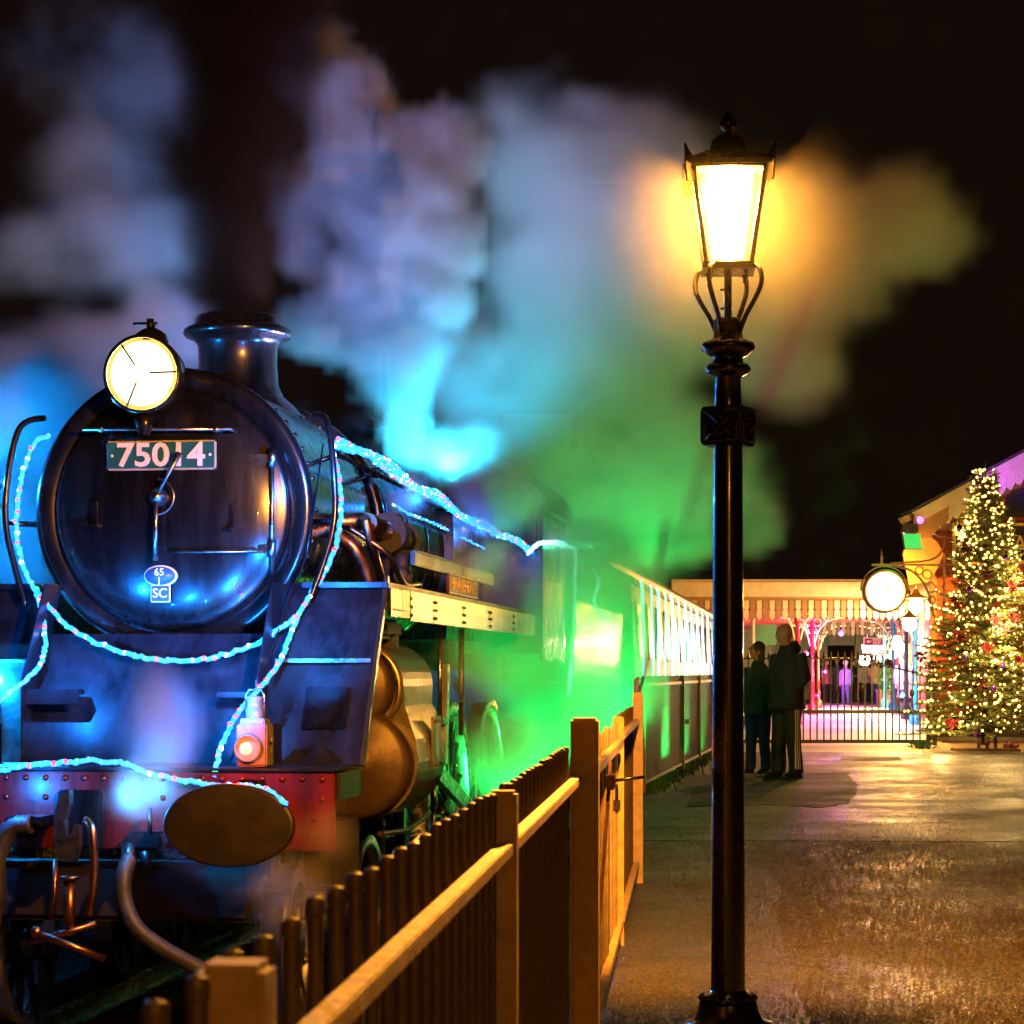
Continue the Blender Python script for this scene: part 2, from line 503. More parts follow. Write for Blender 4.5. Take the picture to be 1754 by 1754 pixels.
# track: rails and sleepers
trk = link('railway_track', None, None, (LO.x, LO.y, 0), (0, 0, -TH)); tag(trk, kind='structure')
for s in (-1, 1):
    MB().box((s * .75, 20, -.84), (.14, 70, .02)).box((s * .75, 20, -.78), (.018, 70, .12)).bbox((s * .75, 20, -.74), (.07, 70, .035), .008).obj('rail', 'steel', trk)
slp = MB().bbox((0, 0, 0), (2.5, .25, .13), .015).mesh('sleeper', 'sleeper')
for i in range(26): link('sleeper', slp, trk, (0, -8 + i * .7, -.92))

mat('fence_slat', (.26, .17, .08), .6, var=.35, vscale=12, bump=.3, bscale=25)
# ================================================================== NEAR FENCE
def fpt(px): Y = F * .32 / (1180 - px); return Vector((fence_x(Y), Y, 0))
FANG = -math.atan(.0797)
nf = thing('railing_fence', 'cream painted metal railing of round bars nearest the camera', 'fence', (fence_x(0), 0, 0), FANG)
cosf = math.cos(math.atan(.0797))


def fy(Y): return Y / cosf


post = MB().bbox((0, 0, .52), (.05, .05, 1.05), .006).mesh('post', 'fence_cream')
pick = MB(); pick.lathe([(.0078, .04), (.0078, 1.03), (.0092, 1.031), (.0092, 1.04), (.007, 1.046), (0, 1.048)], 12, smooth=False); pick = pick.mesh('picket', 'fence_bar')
gatepost = MB().bbox((0, 0, .56), (.078, .078, 1.12), .008).mesh('gate_post', 'fence_cream')
for px, me, nm in ((405, post, 'post'), (862, post, 'post')): link(nm, me, nf, (0, fy(fpt(px).y), 0))
link('gate_post', gatepost, nf, (.03, fy(6.2), 0))
link('post', post, nf, (0, fy(.62), 0))
y = .2
pys = []
while y < 6.1:
    pys.append(y); y += .118
for y in pys:
    if min(abs(y - fpt(405).y), abs(y - fpt(862).y)) < .04: continue
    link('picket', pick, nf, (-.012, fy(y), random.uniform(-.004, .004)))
for a, b in ((.05, fpt(405).y - .03), (fpt(405).y + .03, fpt(862).y - .03), (fpt(862).y + .03, 6.16)):
    c, d = fy((a + b) / 2), fy(b - a)
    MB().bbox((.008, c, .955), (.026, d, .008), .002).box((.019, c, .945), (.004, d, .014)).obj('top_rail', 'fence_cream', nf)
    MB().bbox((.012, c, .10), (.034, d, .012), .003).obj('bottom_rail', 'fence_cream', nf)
# side gate in the fence
sg = thing('side_gate', 'narrow cream slatted side gate with padlock beside wide orange lit post', 'gate', (fence_x(6.3), 6.3, 0), FANG)
gl = 3.7
slat = MB().bbox((0, 0, .53), (.012, .075, .98), .003).mesh('slat', 'fence_slat')
k = int(gl / .115)
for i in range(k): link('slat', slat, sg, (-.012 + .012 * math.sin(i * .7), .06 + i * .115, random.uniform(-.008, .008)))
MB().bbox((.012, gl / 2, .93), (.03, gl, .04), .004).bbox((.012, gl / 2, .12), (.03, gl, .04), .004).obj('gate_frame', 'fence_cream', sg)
MB().box((.035, .9, .52), (.01, 1.9, .035), Matrix.Rotation(R(24), 3, 'X')).obj('diagonal_brace', 'fence_rust', sg)
lk = MB().bbox((.045, 1.55, .86), (.03, .16, .05), .004).obj('latch', 'fence_rust', sg)
MB().bbox((.065, 1.57, .775), (.025, .05, .055), .008).tube([(.065, 1.552, .79), (.065, 1.552, .83), (.065, 1.57, .845), (.065, 1.588, .83), (.065, 1.588, .79)], .005, 6).cyl((.05, 1.62, .86), (.16, 1.66, .872), .006).obj('padlock', 'steel', lk)
# next panel up to the tall far post
pf = thing('railing_fence', 'cream metal railing panel between side gate and tall thin post', 'fence', (fence_x(10.1), 10.1, 0), FANG)
link('post', post, pf, (0, 0, 0))
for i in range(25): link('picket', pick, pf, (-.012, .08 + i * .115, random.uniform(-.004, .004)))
MB().bbox((.012, 1.46, .955), (.034, 2.92, .03), .003).bbox((.012, 1.46, .12), (.034, 2.92, .03), .003).obj('rail', 'fence_cream', pf)
link('post', MB().bbox((0, 0, .56), (.06, .06, 1.13), .006).mesh('tall_post', 'fence_cream'), pf, (.02, 2.98, 0))
# far fence: slate coloured
def bar_fence(name, label, A, B, posts, step, m, mr, h=1.2):
    d = (B - A); ln = d.length; th = thing(name, label, 'fence', (A.x, A.y, 0), math.atan2(-d.x, d.y))
    bar = MB().box((0, 0, h / 2 + .05), (.022, .022, h - .1)).mesh('picket', m)
    for i in range(int(ln / step)):
        y = .06 + i * step
        link('picket', bar, th, (0, y, 0))
    pm = MB().bbox((0, 0, h / 2), (.05, .05, h), .006).mesh('post', mr)
    for t in posts: link('post', pm, th, (.03, ln * t, 0))
    MB().bbox((.02, ln / 2, h - .09), (.02, ln, .035), .004).obj('top_rail', mr, th)
    MB().bbox((.02, ln / 2, .1), (.02, ln, .035), .004).obj('bottom_rail', mr, th)
    return th
A0 = Vector((fence_x(13.3), 13.3, 0))
bar_fence('bar_fence', 'grey bar fence running edge on behind the tall thin post', A0, Vector((FA.x, FA.y, 0)), (), .12, 'fence_slate', 'fence_rail')
bar_fence('bar_fence', 'dark slate bar fence with thin pale posts beside the green lit carriage', Vector((FA.x, FA.y, 0)), Vector((FB.x + .18, FB.y + 1.2, 0)), (.01, .40, .62, .84, .99), .105, 'fence_slate', 'fence_rail')
# a small reflector and a tag on the far fence
q = FA.lerp(FB, .46)
tag(MB().bbox((q.x + .06, q.y, .62), (.06, .012, .06), .004).obj('reflector', 'ribbon_red'), 'small red reflector fixed to the slate bar fence', 'reflector')

# ================================================================== LAMP POST
def lamp_post(label, loc, power):
    t = thing('lamp_post', label, 'street lamp', loc, R(-3), 'heritage platform lamps')
    s = MB()
    s.lathe([(.155, 0), (.155, .06), (.12, .075), (.105, .1), (.098, .13)], 28); s.obj('base', 'post_black', t)
    c = MB(); c.lathe([(.07, .118), (.088, .128), (.092, .143), (.082, .158), (.066, .165), (.06, .175)], 28)
    for i in range(16):
        a = i * math.tau / 16; c.ball((.088 * math.cos(a), .088 * math.sin(a), .148), .013, 6, 4)
    c.obj('beaded_collar', 'post_black', t)
    s = MB(); s.lathe([(.058, .17), (.056, .6), (.052, 1.4), (.0485, 2.04)], 28); s.obj('shaft', 'post_black', t)
    bx = MB(); bx.bbox((0, 0, 2.085), (.145, .145, .145), .006)
    for k in range(4):
        r = Matrix.Rotation(k * R(90), 3, 'Z'); s_ = .056
        for a, b in (((-s_, -s_), (s_, s_)), ((-s_, s_), (s_, -s_))):
            p0, p1 = r @ Vector((a[0], -.0735, 2.085 + a[1])), r @ Vector((b[0], -.0735, 2.085 + b[1])); bx.cyl(p0, p1, .005, n=6)
        for a, b in (((-s_, -s_), (s_, -s_)), ((s_, -s_), (s_, s_)), ((s_, s_), (-s_, s_)), ((-s_, s_), (-s_, -s_))):
            bx.cyl(r @ Vector((a[0], -.074, 2.085 + a[1])), r @ Vector((b[0], -.074, 2.085 + b[1])), .005, n=6)
        for sx in (-1, 1):
            bx.ball(r @ Vector((0, -.075, 2.085 + sx * .03)), .009, 6, 4); bx.ball(r @ Vector((sx * .03, -.075, 2.085)), .009, 6, 4)
    bx.obj('ornamental_box', 'post_black', t).rotation_euler = (0, 0, R(-22))
    s = MB(); s.lathe([(.046, 2.158), (.043, 2.27), (.05, 2.275), (.07, 2.285), (.078, 2.3), (.07, 2.318), (.052, 2.325), (.05, 2.345), (.066, 2.352), (.088, 2.372), (.092, 2.385), (.086, 2.4), (.056, 2.412), (.05, 2.42), (.049, 2.485), (.044, 2.49), (0, 2.49)], 28)
    s.obj('moulded_capital', 'post_black', t)
    s = MB(); s.cyl((0, 0, 2.48), (0, 0, 2.69), .013, n=10)
    for h in (2.53, 2.6): s.cyl((-.026, 0, h), (.005, 0, h), .004, n=6)
    s.obj('stem', 'post_black', t)
    for k in range(4):                                   # frog arms
        a = k * R(90) + R(58)
        path = [(.045, 2.44), (.07, 2.5), (.105, 2.56), (.128, 2.615), (.122, 2.665), (.10, 2.682), (.083, 2.668)]
        pp = smooth_path([(r * math.cos(a), r * math.sin(a), z) for r, z in path], 5)
        MB().tube(pp, .0085, 8).obj('frog_arm', 'post_black', t)
    # lantern: tapered square frame
    zb, zt, hb, ht = 2.685, 3.045, .074, .12
    fr = MB()
    for sx, sy in ((1, 1), (1, -1), (-1, 1), (-1, -1)):
        fr.cyl((sx * hb, sy * hb, zb), (sx * ht, sy * ht, zt), .009, n=6)
    for h, z, r in ((hb, zb, .014), (ht, zt, .012)):
        for a, b in (((-h, -h), (h, -h)), ((h, -h), (h, h)), ((h, h), (-h, h)), ((-h, h), (-h, -h))):
            fr.cyl((*a, z), (*b, z), r, n=6)
    fr.box((0, 0, zb - .012), (hb * 2 + .03, hb * 2 + .03, .014))
    for sx in (-1, 1):
        for sy in (-1, 1): fr.lathe([(.0, -.04), (.008, -.032), (.005, -.024), (.009, -.012), (.006, 0)], 8, c=(sx * hb * .8, sy * hb * .8, zb - .014))
    fr.obj('lantern_frame', 'post_black', t)
    for k in range(4):
        r = Matrix.Rotation(k * R(90), 3, 'Z')
        o4 = [Vector(q) for q in ((-hb + .014, -hb + .004, zb + .012), (hb - .014, -hb + .004, zb + .012), (ht - .018, -ht + .006, zt - .014), (-ht + .018, -ht + .006, zt - .014))]
        cm = (o4[0] + o4[1] + o4[2] + o4[3]) / 4
        i4 = [Vector((q.x * .8, q.y, cm.z + (q.z - cm.z) * .95)) for q in o4]
        for i_, q in enumerate(i4): q.y = -hb + .004 + (q.z - zb) / (zt - zb) * (hb - ht)
        MB().add([r @ q for q in o4 + i4], [(0, 1, 5, 4), (1, 2, 6, 5), (2, 3, 7, 6), (3, 0, 4, 7)], 1).add([r @ q for q in i4], [(0, 1, 2, 3)], 0).obj('glass_pane', ['lantern_glass', 'amber_edge_glow'], t)  # border strips carry the orange fade of the lantern's glow
    rf = MB()
    rf.add([(sx * q, sy * q, z) for q, z in ((.142, 3.043), (.145, 3.058), (.1, 3.09), (.072, 3.108)) for sx, sy in ((1, 1), (-1, 1), (-1, -1), (1, -1))],
           [(j * 4 + i, j * 4 + (i + 1) % 4, (j + 1) * 4 + (i + 1) % 4, (j + 1) * 4 + i) for j in range(3) for i in range(4)] + [(12, 13, 14, 15)])
    rf.obj('roof', 'post_black', t)
    s = MB(); s.lathe([(.062, 3.1), (.062, 3.13), (.055, 3.16), (.035, 3.178), (.014, 3.185), (.011, 3.195), (.024, 3.205), (.03, 3.222), (.022, 3.245), (.009, 3.265), (0, 3.28)], 20); s.obj('finial', 'post_black', t)
    for k in range(4):
        a = k * R(90) + R(45); d = Vector((math.cos(a), math.sin(a), 0)); c = d * .19 + Vector((0, 0, 3.045)); e = Vector((-d.y, d.x, 0)) * .004
        o = [c + d * .012 + Vector((0, 0, -.065)), c + d * .02 + Vector((0, 0, .0)), c + d * .02 + Vector((0, 0, .07)), c + d * .004 + Vector((0, 0, .045)), c - d * .025 + Vector((0, 0, .02)), c - d * .02 + Vector((0, 0, -.065))]
        MB().add([q - e for q in o] + [q + e for q in o], [list(range(6)), list(range(11, 5, -1))] + [(i, (i + 1) % 6, (i + 1) % 6 + 6, i + 6) for i in range(6)]).obj('corner_crest', 'post_black', t)
    MB().lathe([(.014, 2.7), (.014, 2.74), (.04, 2.77), (.055, 2.83), (.05, 2.93), (.03, 2.98), (.0, 2.995)], 18).obj('bulb', 'bulb_glass', t)
    for c in t.children:
        for q in c.data.vertices:
            if q.co.z > 2: q.co.z = 2 + (q.co.z - 2) * .9
    lamp('lamp_light', (0, 0, 2.86), power, (1, .37, .035), .06, t)
    return t
LPY = 7.5
lp = P(1247, 1150, LPY)
lamp_post('black cast iron lamp post with glowing square lantern standing in the foreground', (lp.x, lp.y, 0), 2900)
lamp_post('black cast iron lamp post lighting the railing, the next one along the platform', (1.5, -3.0, 0), 300)

# coarse chippings standing proud of the newer asphalt: nobody could count them
import numpy as np
rs_ = np.random.RandomState(5)
n_ = 150000
Yc = rs_.uniform(6.6, 20.5, n_); Xc = rs_.uniform(-.4, 1, n_) * (.262 * Yc + .7)
edge_x = np.interp(Yc, [6, 7.9, 8.6, 9.4, 10.4, 11.4, 12.4, 13.6, 14.6, 16.3, 20], [.95, 1.06, 1.12, 1.16, 1.28, 1.36, 1.52, 1.6, 1.55, 1.25, 1.3])
fx = .0797 * Yc - .28
keep = ((Xc > edge_x) | ((rs_.rand(n_) < .16) & (Xc > fx)))
patch = np.sin(Xc * 2.3 + 1.7 * np.sin(Yc * .9)) + np.sin(Yc * 1.7 + Xc) + rs_.normal(0, .8, n_)
keep &= (patch > -1.5) & ((Yc < 16.3) | (rs_.rand(n_) < .35 * (20.5 - Yc) / 4.2))
keep &= ~((Yc > 22) )
Xc, Yc = Xc[keep], Yc[keep]; m_ = len(Xc)
base = np.array([(1, 0, 0), (0, 1, 0), (-1, 0, 0), (0, -1, 0), (.15, .1, 1)], float)
sc3 = np.stack([rs_.uniform(.004, .0085, m_), rs_.uniform(.004, .0085, m_), rs_.uniform(.003, .007, m_)], 1)
an = rs_.rand(m_) * 6.283; ca, sa = np.cos(an), np.sin(an)
V_ = base[None] * sc3[:, None, :]
V_[:, 4, :2] += rs_.normal(0, .003, (m_, 2))
VX = V_[..., 0] * ca[:, None] - V_[..., 1] * sa[:, None] + Xc[:, None]; VY = V_[..., 0] * sa[:, None] + V_[..., 1] * ca[:, None] + Yc[:, None]
V_ = np.stack([VX, VY, V_[..., 2] + np.where(Yc > 16.2, .0075, .0045)[:, None]], -1).reshape(-1, 3)
Fi = (np.array([(0, 1, 4), (1, 2, 4), (2, 3, 4), (3, 0, 4)])[None] + (np.arange(m_) * 5)[:, None, None]).reshape(-1, 3)
me = bpy.data.meshes.new('chippings'); me.vertices.add(len(V_)); me.vertices.foreach_set('co', V_.ravel()); me.loops.add(Fi.size); me.loops.foreach_set('vertex_index', Fi.ravel().astype(np.int32))
me.polygons.add(len(Fi)); me.polygons.foreach_set('loop_start', np.arange(0, Fi.size, 3, dtype=np.int32)); me.polygons.foreach_set('loop_total', np.full(len(Fi), 3, np.int32)); me.update(calc_edges=True); me.validate()
mat('chipping', (.075, .056, .036), .34, var=.75, vscale=70, detail=1)
me.materials.append(MATS['chipping'])
tag(link('chippings', me), 'coarse stone chippings bedded in the platform asphalt', 'chippings', kind='stuff')

# ================================================================== LOCOMOTIVE
loco = thing('steam_locomotive', 'black steam locomotive numbered 75014 draped with blue fairy lights', 'locomotive', (LO.x, LO.y, 0), -TH)
BZ = 2.17                                                # boiler centre height
RB = .80


def LP(mb, name, m, parent=None): return mb.obj(name, m, parent or loco)


sb = MB()
sb.lathe([(.66, .02), (.70, -.012), (.775, -.03), (.80, -.02), (.815, .0), (.818, .03), (.80, .05), (RB, .06), (RB, 1.75)], 72, 'y', (0, 0, BZ))
smk = LP(sb, 'smokebox', 'loco_black')
rv = MB()
for i in range(56):
    a = i * math.tau / 56
    rv.ball((.806 * math.cos(a), .10, BZ + .806 * math.sin(a)), .017, 6, 4, sc_=(1, 1, 1))
for yy in (1.66,):
    for i in range(40):
        a = i * math.tau / 40; rv.ball((.802 * math.cos(a), yy, BZ + .802 * math.sin(a)), .014, 6, 4)
rv.obj('rivets', 'loco_black', smk)['kind'] = 'stuff'
dr = MB(); dr.lathe([(.685, .03), (.685, -.035), (.672, -.05), (.655, -.052), (.62, -.075), (.5, -.115), (.3, -.15), (.12, -.165), (0, -.168)], 72, 'y', (0, 0, BZ))
door = LP(dr, 'smokebox_door', 'loco_black')
hd = MB()                                                # clock-hand handles and hand wheel
hd.lathe([(.05, -.165), (.055, -.2), (.04, -.225), (.02, -.25), (0, -.255)], 16, 'y', (-.03, 0, BZ + .06))
c0 = Vector((-.03, -.235, BZ + .06))
tip = L(308, 775, -.24); hd.tube([c0, c0.lerp(tip, .55), tip], [.012, .011, .02], 8)
tip2 = L(266, 960, -.24); hd.tube([c0, c0.lerp(tip2, .4), tip2], [.013, .012, .016], 8)
ring = [Vector((c0.x + .1 * math.cos(a), -.225, c0.z + .1 * math.sin(a))) for a in [R(k) for k in range(-95, 100, 15)]]
hd.tube(ring, .006, 6)
hd.obj('door_handle', 'steel', door)
hg = MB(); a, b = L(466, 765, -.1), L(466, 985, -.1)
hg.cyl(a, b, .013, n=8)
for q in (L(466, 785, -.1), L(466, 940, -.1)): hg.cyl(q + Vector((0, 0, -.05)), q + Vector((0, 0, .05)), .024, n=10); hg.box(q + Vector((-.06, .02, 0)), (.14, .03, .05))
hg.obj('hinge', 'steel', door)
hr = MB(); a, b = L(143, 735, -.2), L(396, 735, -.2)
hr.tube([a + Vector((0, .1, 0)), a, b, b + Vector((0, .1, 0))], .011, 8)
for t in (.12, .9): q = a.lerp(b, t); hr.ball(q, .02, 8, 6); hr.cyl(q, q + Vector((0, .12, 0)), .012)
hr.obj('handrail', 'steel', door)
st = MB(); a, b = L(287, 945, -.17), L(440, 945, -.17)
st.tube([a + Vector((0, .06, 0)), a, b, b + Vector((0, .08, 0))], .009, 6); st.obj('step_rail', 'steel', door)
for px, py in ((160, 880), (393, 885)):                  # lamp irons on the door
    q = L(px, py, -.13); MB().bbox(q + Vector((0, 0, 0)), (.05, .018, .14), .004).bbox(q + Vector((0, -.025, -.07)), (.05, .05, .014), .003).obj('lamp_iron', 'loco_black', door)
# number and shed plates
a, b = L(183, 756, -.16), L(371, 804, -.16); c = (a + b) / 2
np_ = MB().bbox((0, 0, 0), (b.x - a.x, .02, a.z - b.z), .01).obj('number_plate', 'plate_cream', loco, c)
wpl, hpl = b.x - a.x, a.z - b.z
MB().bbox((0, -.009, 0), (wpl - .018, .008, hpl - .018), .003).obj('plate_field', 'plate_green', np_)
text_mesh('numerals', '75014', .185, 'plate_cream', np_, (0, -.016, -.004), sx=1.12, bold=.004, ext=.005)
for s in (-1, 1): MB().ball((s * (wpl / 2 - .035), -.014, 0), .01, 8, 5).obj('bolt', 'plate_cream', np_)
c = L(275, 1000, -.15)
sh = MB(); sh.lathe([(0, -.006), (.094, -.006), (.098, 0), (.098, .012)], 28, 'y', (0, 0, .045), sy=.62); sh.bbox((0, .002, -.055), (.115, .014, .1), .004)
shp = sh.obj('shed_plate', 'plate_white', loco, c)
f = MB(); f.lathe([(0, -.010), (.088, -.010), (.088, -.004)], 28, 'y', (0, 0, .045), sy=.58); f.bbox((0, -.006, -.055), (.101, .008, .086), .003)
f.obj('plate_field', 'plate_blue', shp)
text_mesh('lettering', '65', .058, 'plate_white', shp, (-.004, -.013, .064), bold=.001)
text_mesh('lettering', 'J', .052, 'plate_white', shp, (-.004, -.013, .018), bold=.001)
text_mesh('lettering', 'SC', .075, 'plate_white', shp, (0, -.013, -.055), bold=.001)
# chimney
ch = MB(); cc = (0, 1.42, 0)
ch.lathe([(.42, 2.86), (.36, 2.93), (.29, 2.99), (.258, 3.06), (.248, 3.2), (.25, 3.31), (.275, 3.345), (.33, 3.365), (.345, 3.385), (.34, 3.41), (.3, 3.432), (.272, 3.44), (.268, 3.485), (.252, 3.5), (.225, 3.5), (.22, 3.2)], 48, 'z', cc)
LP(ch, 'chimney', 'loco_black')
# big electric headlamp on its bracket
hl = L(247, 642, -.28)
e = MB(); e.lathe([(.215, .0), (.222, -.012), (.222, -.05), (.205, -.058), (.2, -.045), (.2, -.02)], 40, 'y'); e.lathe([(.215, -.01), (.215, .06), (.2, .16), (.13, .24), (0, .26)], 40, 'y')
hdl = e.obj('headlamp', 'loco_black', loco, hl)
e = MB(); e.lathe([(.181, -.041), (.15, -.05), (.08, -.058), (0, -.06)], 40, 'y'); e.obj('lens', 'headlamp_glass', hdl)
e = MB(); e.lathe([(.2, -.034), (.181, -.041)], 40, 'y'); e.obj('lens_edge_glow', 'amber_edge_glow', hdl)  # ring of orange glow coloured into the lens edge
for k in (R(2), R(125), R(245)): MB().cyl((.05 * math.cos(k), -.07, .05 * math.sin(k)), (.2 * math.cos(k), -.052, .2 * math.sin(k)), .006, n=5).obj('lens_wire', 'iron', hdl)
e = MB(); e.lathe([(.1, .19), (.085, .235), (.05, .26), (.025, .27), (.022, .3), (0, .3)], 20, 'z', (.02, .06, 0)); e.cyl((-.08, .05, .295), (.06, .05, .295), .008); e.cyl((.02, .05, .26), (.02, .05, .32), .02)
e.obj('vent_cap', 'loco_black', hdl)
e = MB(); e.bbox((0, .12, -.23), (.09, .2, .04), .006); e.lathe([(.03, -.34), (.045, -.29), (.06, -.235), (.02, -.225)], 14); e.bbox((0, .2, -.32), (.14, .03, .2), .006)
e.obj('bracket', 'loco_black', hdl)
lamp('headlamp_light', hl + Vector((0, .03, 0)), 60, (1, .55, .16), .05, loco)
# boiler
b = MB(); b.lathe([(.79, 1.75), (.765, 1.78), (.765, 4.6), (.79, 4.62)], 64, 'y', (0, 0, BZ)); LP(b, 'boiler', 'loco_black')
for yy in (1.78, 2.5, 3.25, 4.0, 4.6):
    b = MB(); b.lathe([(.764, yy - .03), (.774, yy - .025), (.774, yy + .025), (.764, yy + .03)], 64, 'y', (0, 0, BZ)); LP(b, 'boiler_band', 'loco_black')
# firebox: rounded square section
sec = []
for a in range(0, 181, 9):
    t = R(a); cx, sz = math.cos(t), math.sin(t); k = (abs(cx) ** 3.2 + abs(sz) ** 3.2) ** (-1 / 3.2); sec.append((.86 * cx * k, BZ + .04 + .76 * sz * k))
sec = [(.8, 1.5)] + sec + [(-.8, 1.5)]
LP(MB().prism(sec, 4.62, 6.6), 'firebox', 'loco_black')
d = MB(); d.lathe([(.42, 2.85), (.36, 2.93), (.335, 3.0), (.33, 3.08), (.31, 3.16), (.26, 3.215), (.15, 3.245), (0, 3.25)], 40, 'z', (0, 5.55, 0)); LP(d, 'dome', 'loco_black')
for sx in (-.12, .14):
    LP(MB().lathe([(.06, 2.9), (.055, 3.05), (.035, 3.06), (.035, 3.16), (.05, 3.17), (.045, 3.2), (0, 3.21)], 14, 'z', (sx, 6.1, 0)), 'safety_valve', 'steel')
# handrails along the boiler, with knobs
for s in (-1, 1):
    h = MB(); h.cyl((s * .86, .35, 2.52), (s * .86, 6.4, 2.46), .015, n=8)
    for yy in (.4, 1.6, 2.9, 4.2, 5.6): h.ball((s * .86, yy, 2.52 - (yy - .35) * .01), .028, 8, 6); h.cyl((s * .86, yy, 2.51), (s * .66, yy, 2.45), .014, n=8)
    LP(h, 'handrail', 'loco_black')
# curved grab rails beside the smokebox with bent pipe
for s in (-1, 1):
    pth = smooth_path([(s * .80, .1, 2.72), (s * .90, -.02, 2.66), (s * .95, -.08, 2.4), (s * .96, -.1, 2.1), (s * .9, -.12, 1.85), (s * .82, -.16, 1.62)], 6)
    h = MB().tube(pth, .018, 8); h.cyl((s * .8, .1, 2.1), (s * .955, -.09, 2.1), .02, .012); LP(h, 'grab_rail', 'loco_black')
a = MB().tube([(.84, .15, 2.55), (.80, -.1, 1.9), (.62, -.45, 1.2), (.5, -.75, .9)], .006, 5); LP(a, 'stay_rod', 'loco_black')
# running plate with valance and nameplate
for s in (-1, 1):
    LP(MB().bbox((s * 1.02, 3.1, 1.735), (.5, 6.4, .03), .006), 'running_plate', 'loco_plate')
    LP(MB().bbox((s * 1.262, .25, 1.64), (.022, .6, .16), .004), 'front_panel', 'loco_black')
    for y0, y1 in ((.56, 1.35), (1.36, 2.5), (2.51, 3.7), (3.71, 5.0), (5.01, 6.35)):
        LP(MB().bbox((s * 1.265, (y0 + y1) / 2, 1.635), (.022, y1 - y0, .175), .005), 'valance', 'valance')
    bl = MB()
    for yy in (.58, 1.35, 1.42, 2.5, 2.57, 3.7, 3.77, 5.0):
        for zz in (1.58, 1.63, 1.68): bl.ball((s * 1.276, yy, zz), .011, 6, 4)
    bl.obj('bolt_row', 'loco_black', loco)['kind'] = 'stuff'
    LP(MB().bbox((s * 1.18, 2.05, 1.945), (.03, 1.85, .085), .006), 'upper_valance', 'valance')
    LP(MB().bbox((s * 1.18, 3.75, 1.945), (.03, 1.5, .085), .006), 'upper_valance', 'valance')
    LP(MB().bbox((s * 1.0, 2.9, 1.995), (.36, 3.2, .02), .004), 'upper_board', 'loco_plate')
for zz, m in ((1.6, 'ribbon_red'),): LP(MB().box((1.2735, .25, zz), (.003, .5, .008)), 'lining_line', m)
npl = MB().bbox((0, 0, 0), (.02, 1.25, .14), .006).obj('name_plate', 'beam_red', loco, (1.2, 2.95, 1.84))
text_mesh('lettering', 'BRAVEHEART', .12, 'gold_paint', npl, (.012, 0, -.002), (R(90), 0, R(90)), sx=1.5, ext=.006)
MB().box((.011, 0, .064), (.004, 1.24, .008)).box((.011, 0, -.064), (.004, 1.24, .008)).obj('border', 'gold_paint', npl)
# front apron plates sloping to the buffer beam
sl = [(0.0, 1.745), (-.67, .752), (-.69, .752), (-.02, 1.755)]
for s in (-1, 1):
    x0, x1 = sorted((s * .66, s * 1.225))
    LP(MB().prism(sl, x0, x1, 'x'), 'front_apron', 'loco_plate')
    LP(MB().prism([(-.715, .752), (-.015, 1.79), (.03, 1.77), (-.67, .74)], *sorted((s * 1.228, s * 1.252)), 'x'), 'apron_edge', 'valance')
    LP(MB().bbox((s * .95, -.33, 1.31), (.54, .05, .022), .004), 'step_ledge', 'steel')
    rm = Matrix.Rotation(R(-34), 3, 'X')
    LP(MB().bbox((s * 1.0, -.5, 1.05), (.24, .02, .27), .004, rot=rm), 'hatch', 'loco_black')
    LP(MB().bbox((s * .78, -.72, .86), (.06, .016, .22), .004), 'lamp_iron', 'loco_black')
    LP(MB().prism([(-.02, 1.745), (-.3, 1.745), (-.67, 1.2), (-.67, .752)], *sorted((s * .652, s * .66)), 'x'), 'apron_cheek', 'loco_plate')
LP(MB().prism([(-.2, 1.45), (-.62, .752), (-.66, .752), (-.24, 1.46)], -.65, .65, 'x'), 'centre_apron', 'loco_plate')
s_ = MB(); s_.prism([(-.62, 1.38), (-.5, .76), (.5, .76), (.62, 1.38)], -.18, 1.6); LP(s_, 'smokebox_saddle', 'loco_plate')
q = L(95, 1185, -.55); LP(MB().bbox(q, (.3, .1, .03), .005).bbox(q + Vector((0, -.045, -.03)), (.3, .014, .08), .004), 'footstep', 'loco_plate')
q = L(405, 1190, -.55); LP(MB().bbox(q, (.2, .1, .03), .005), 'footstep', 'loco_plate')
# buffer beam
bmz0, bmz1, bmy = .335, .735, -1.22
bb = MB().bbox((0, bmy, (bmz0 + bmz1) / 2), (2.42, .04, bmz1 - bmz0), .006); beam = LP(bb, 'buffer_beam', 'beam_red')
LP(MB().bbox((0, -.96, .748), (2.44, .6, .014), .004), 'beam_platform', 'loco_plate')
for s in (-1, 1): LP(MB().bbox((s * 1.222, -.93, .66), (.016, .54, .14), .004), 'beam_end', 'valance')
rv = MB()
for i in range(23):
    x = -1.15 + i * .1045; rv.ball((x, bmy - .021, .70), .017, 7, 4)
    if i % 2 == 0: rv.ball((x, bmy - .021, .60), .017, 7, 4)
for x in (-.75, -.45, .45, .98, 1.1):
    for z in (.42, .5): rv.ball((x, bmy - .021, z), .015, 7, 4)
rv.obj('rivets', 'beam_red', beam)['kind'] = 'stuff'
for s in (-1, 1):
    x = s * .765
    LP(MB().lathe([(.2, bmy - .02), (.2, bmy - .04), (.14, bmy - .05), (.115, bmy - .2), (.1, bmy - .3)], 28, 'y', (x, 0, .5)), 'buffer_stock', 'loco_black')
    bh = MB(); bh.lathe([(.09, -1.52), (.1, -1.6), (.33, -1.615), (.336, -1.628), (.33, -1.642), (.322, -1.6465), (.31, -1.648), (.16, -1.654), (0, -1.656)], 56, 'y', (x, 0, .49), sy=.62)
    LP(bh, 'buffer_head', 'buffer_iron')
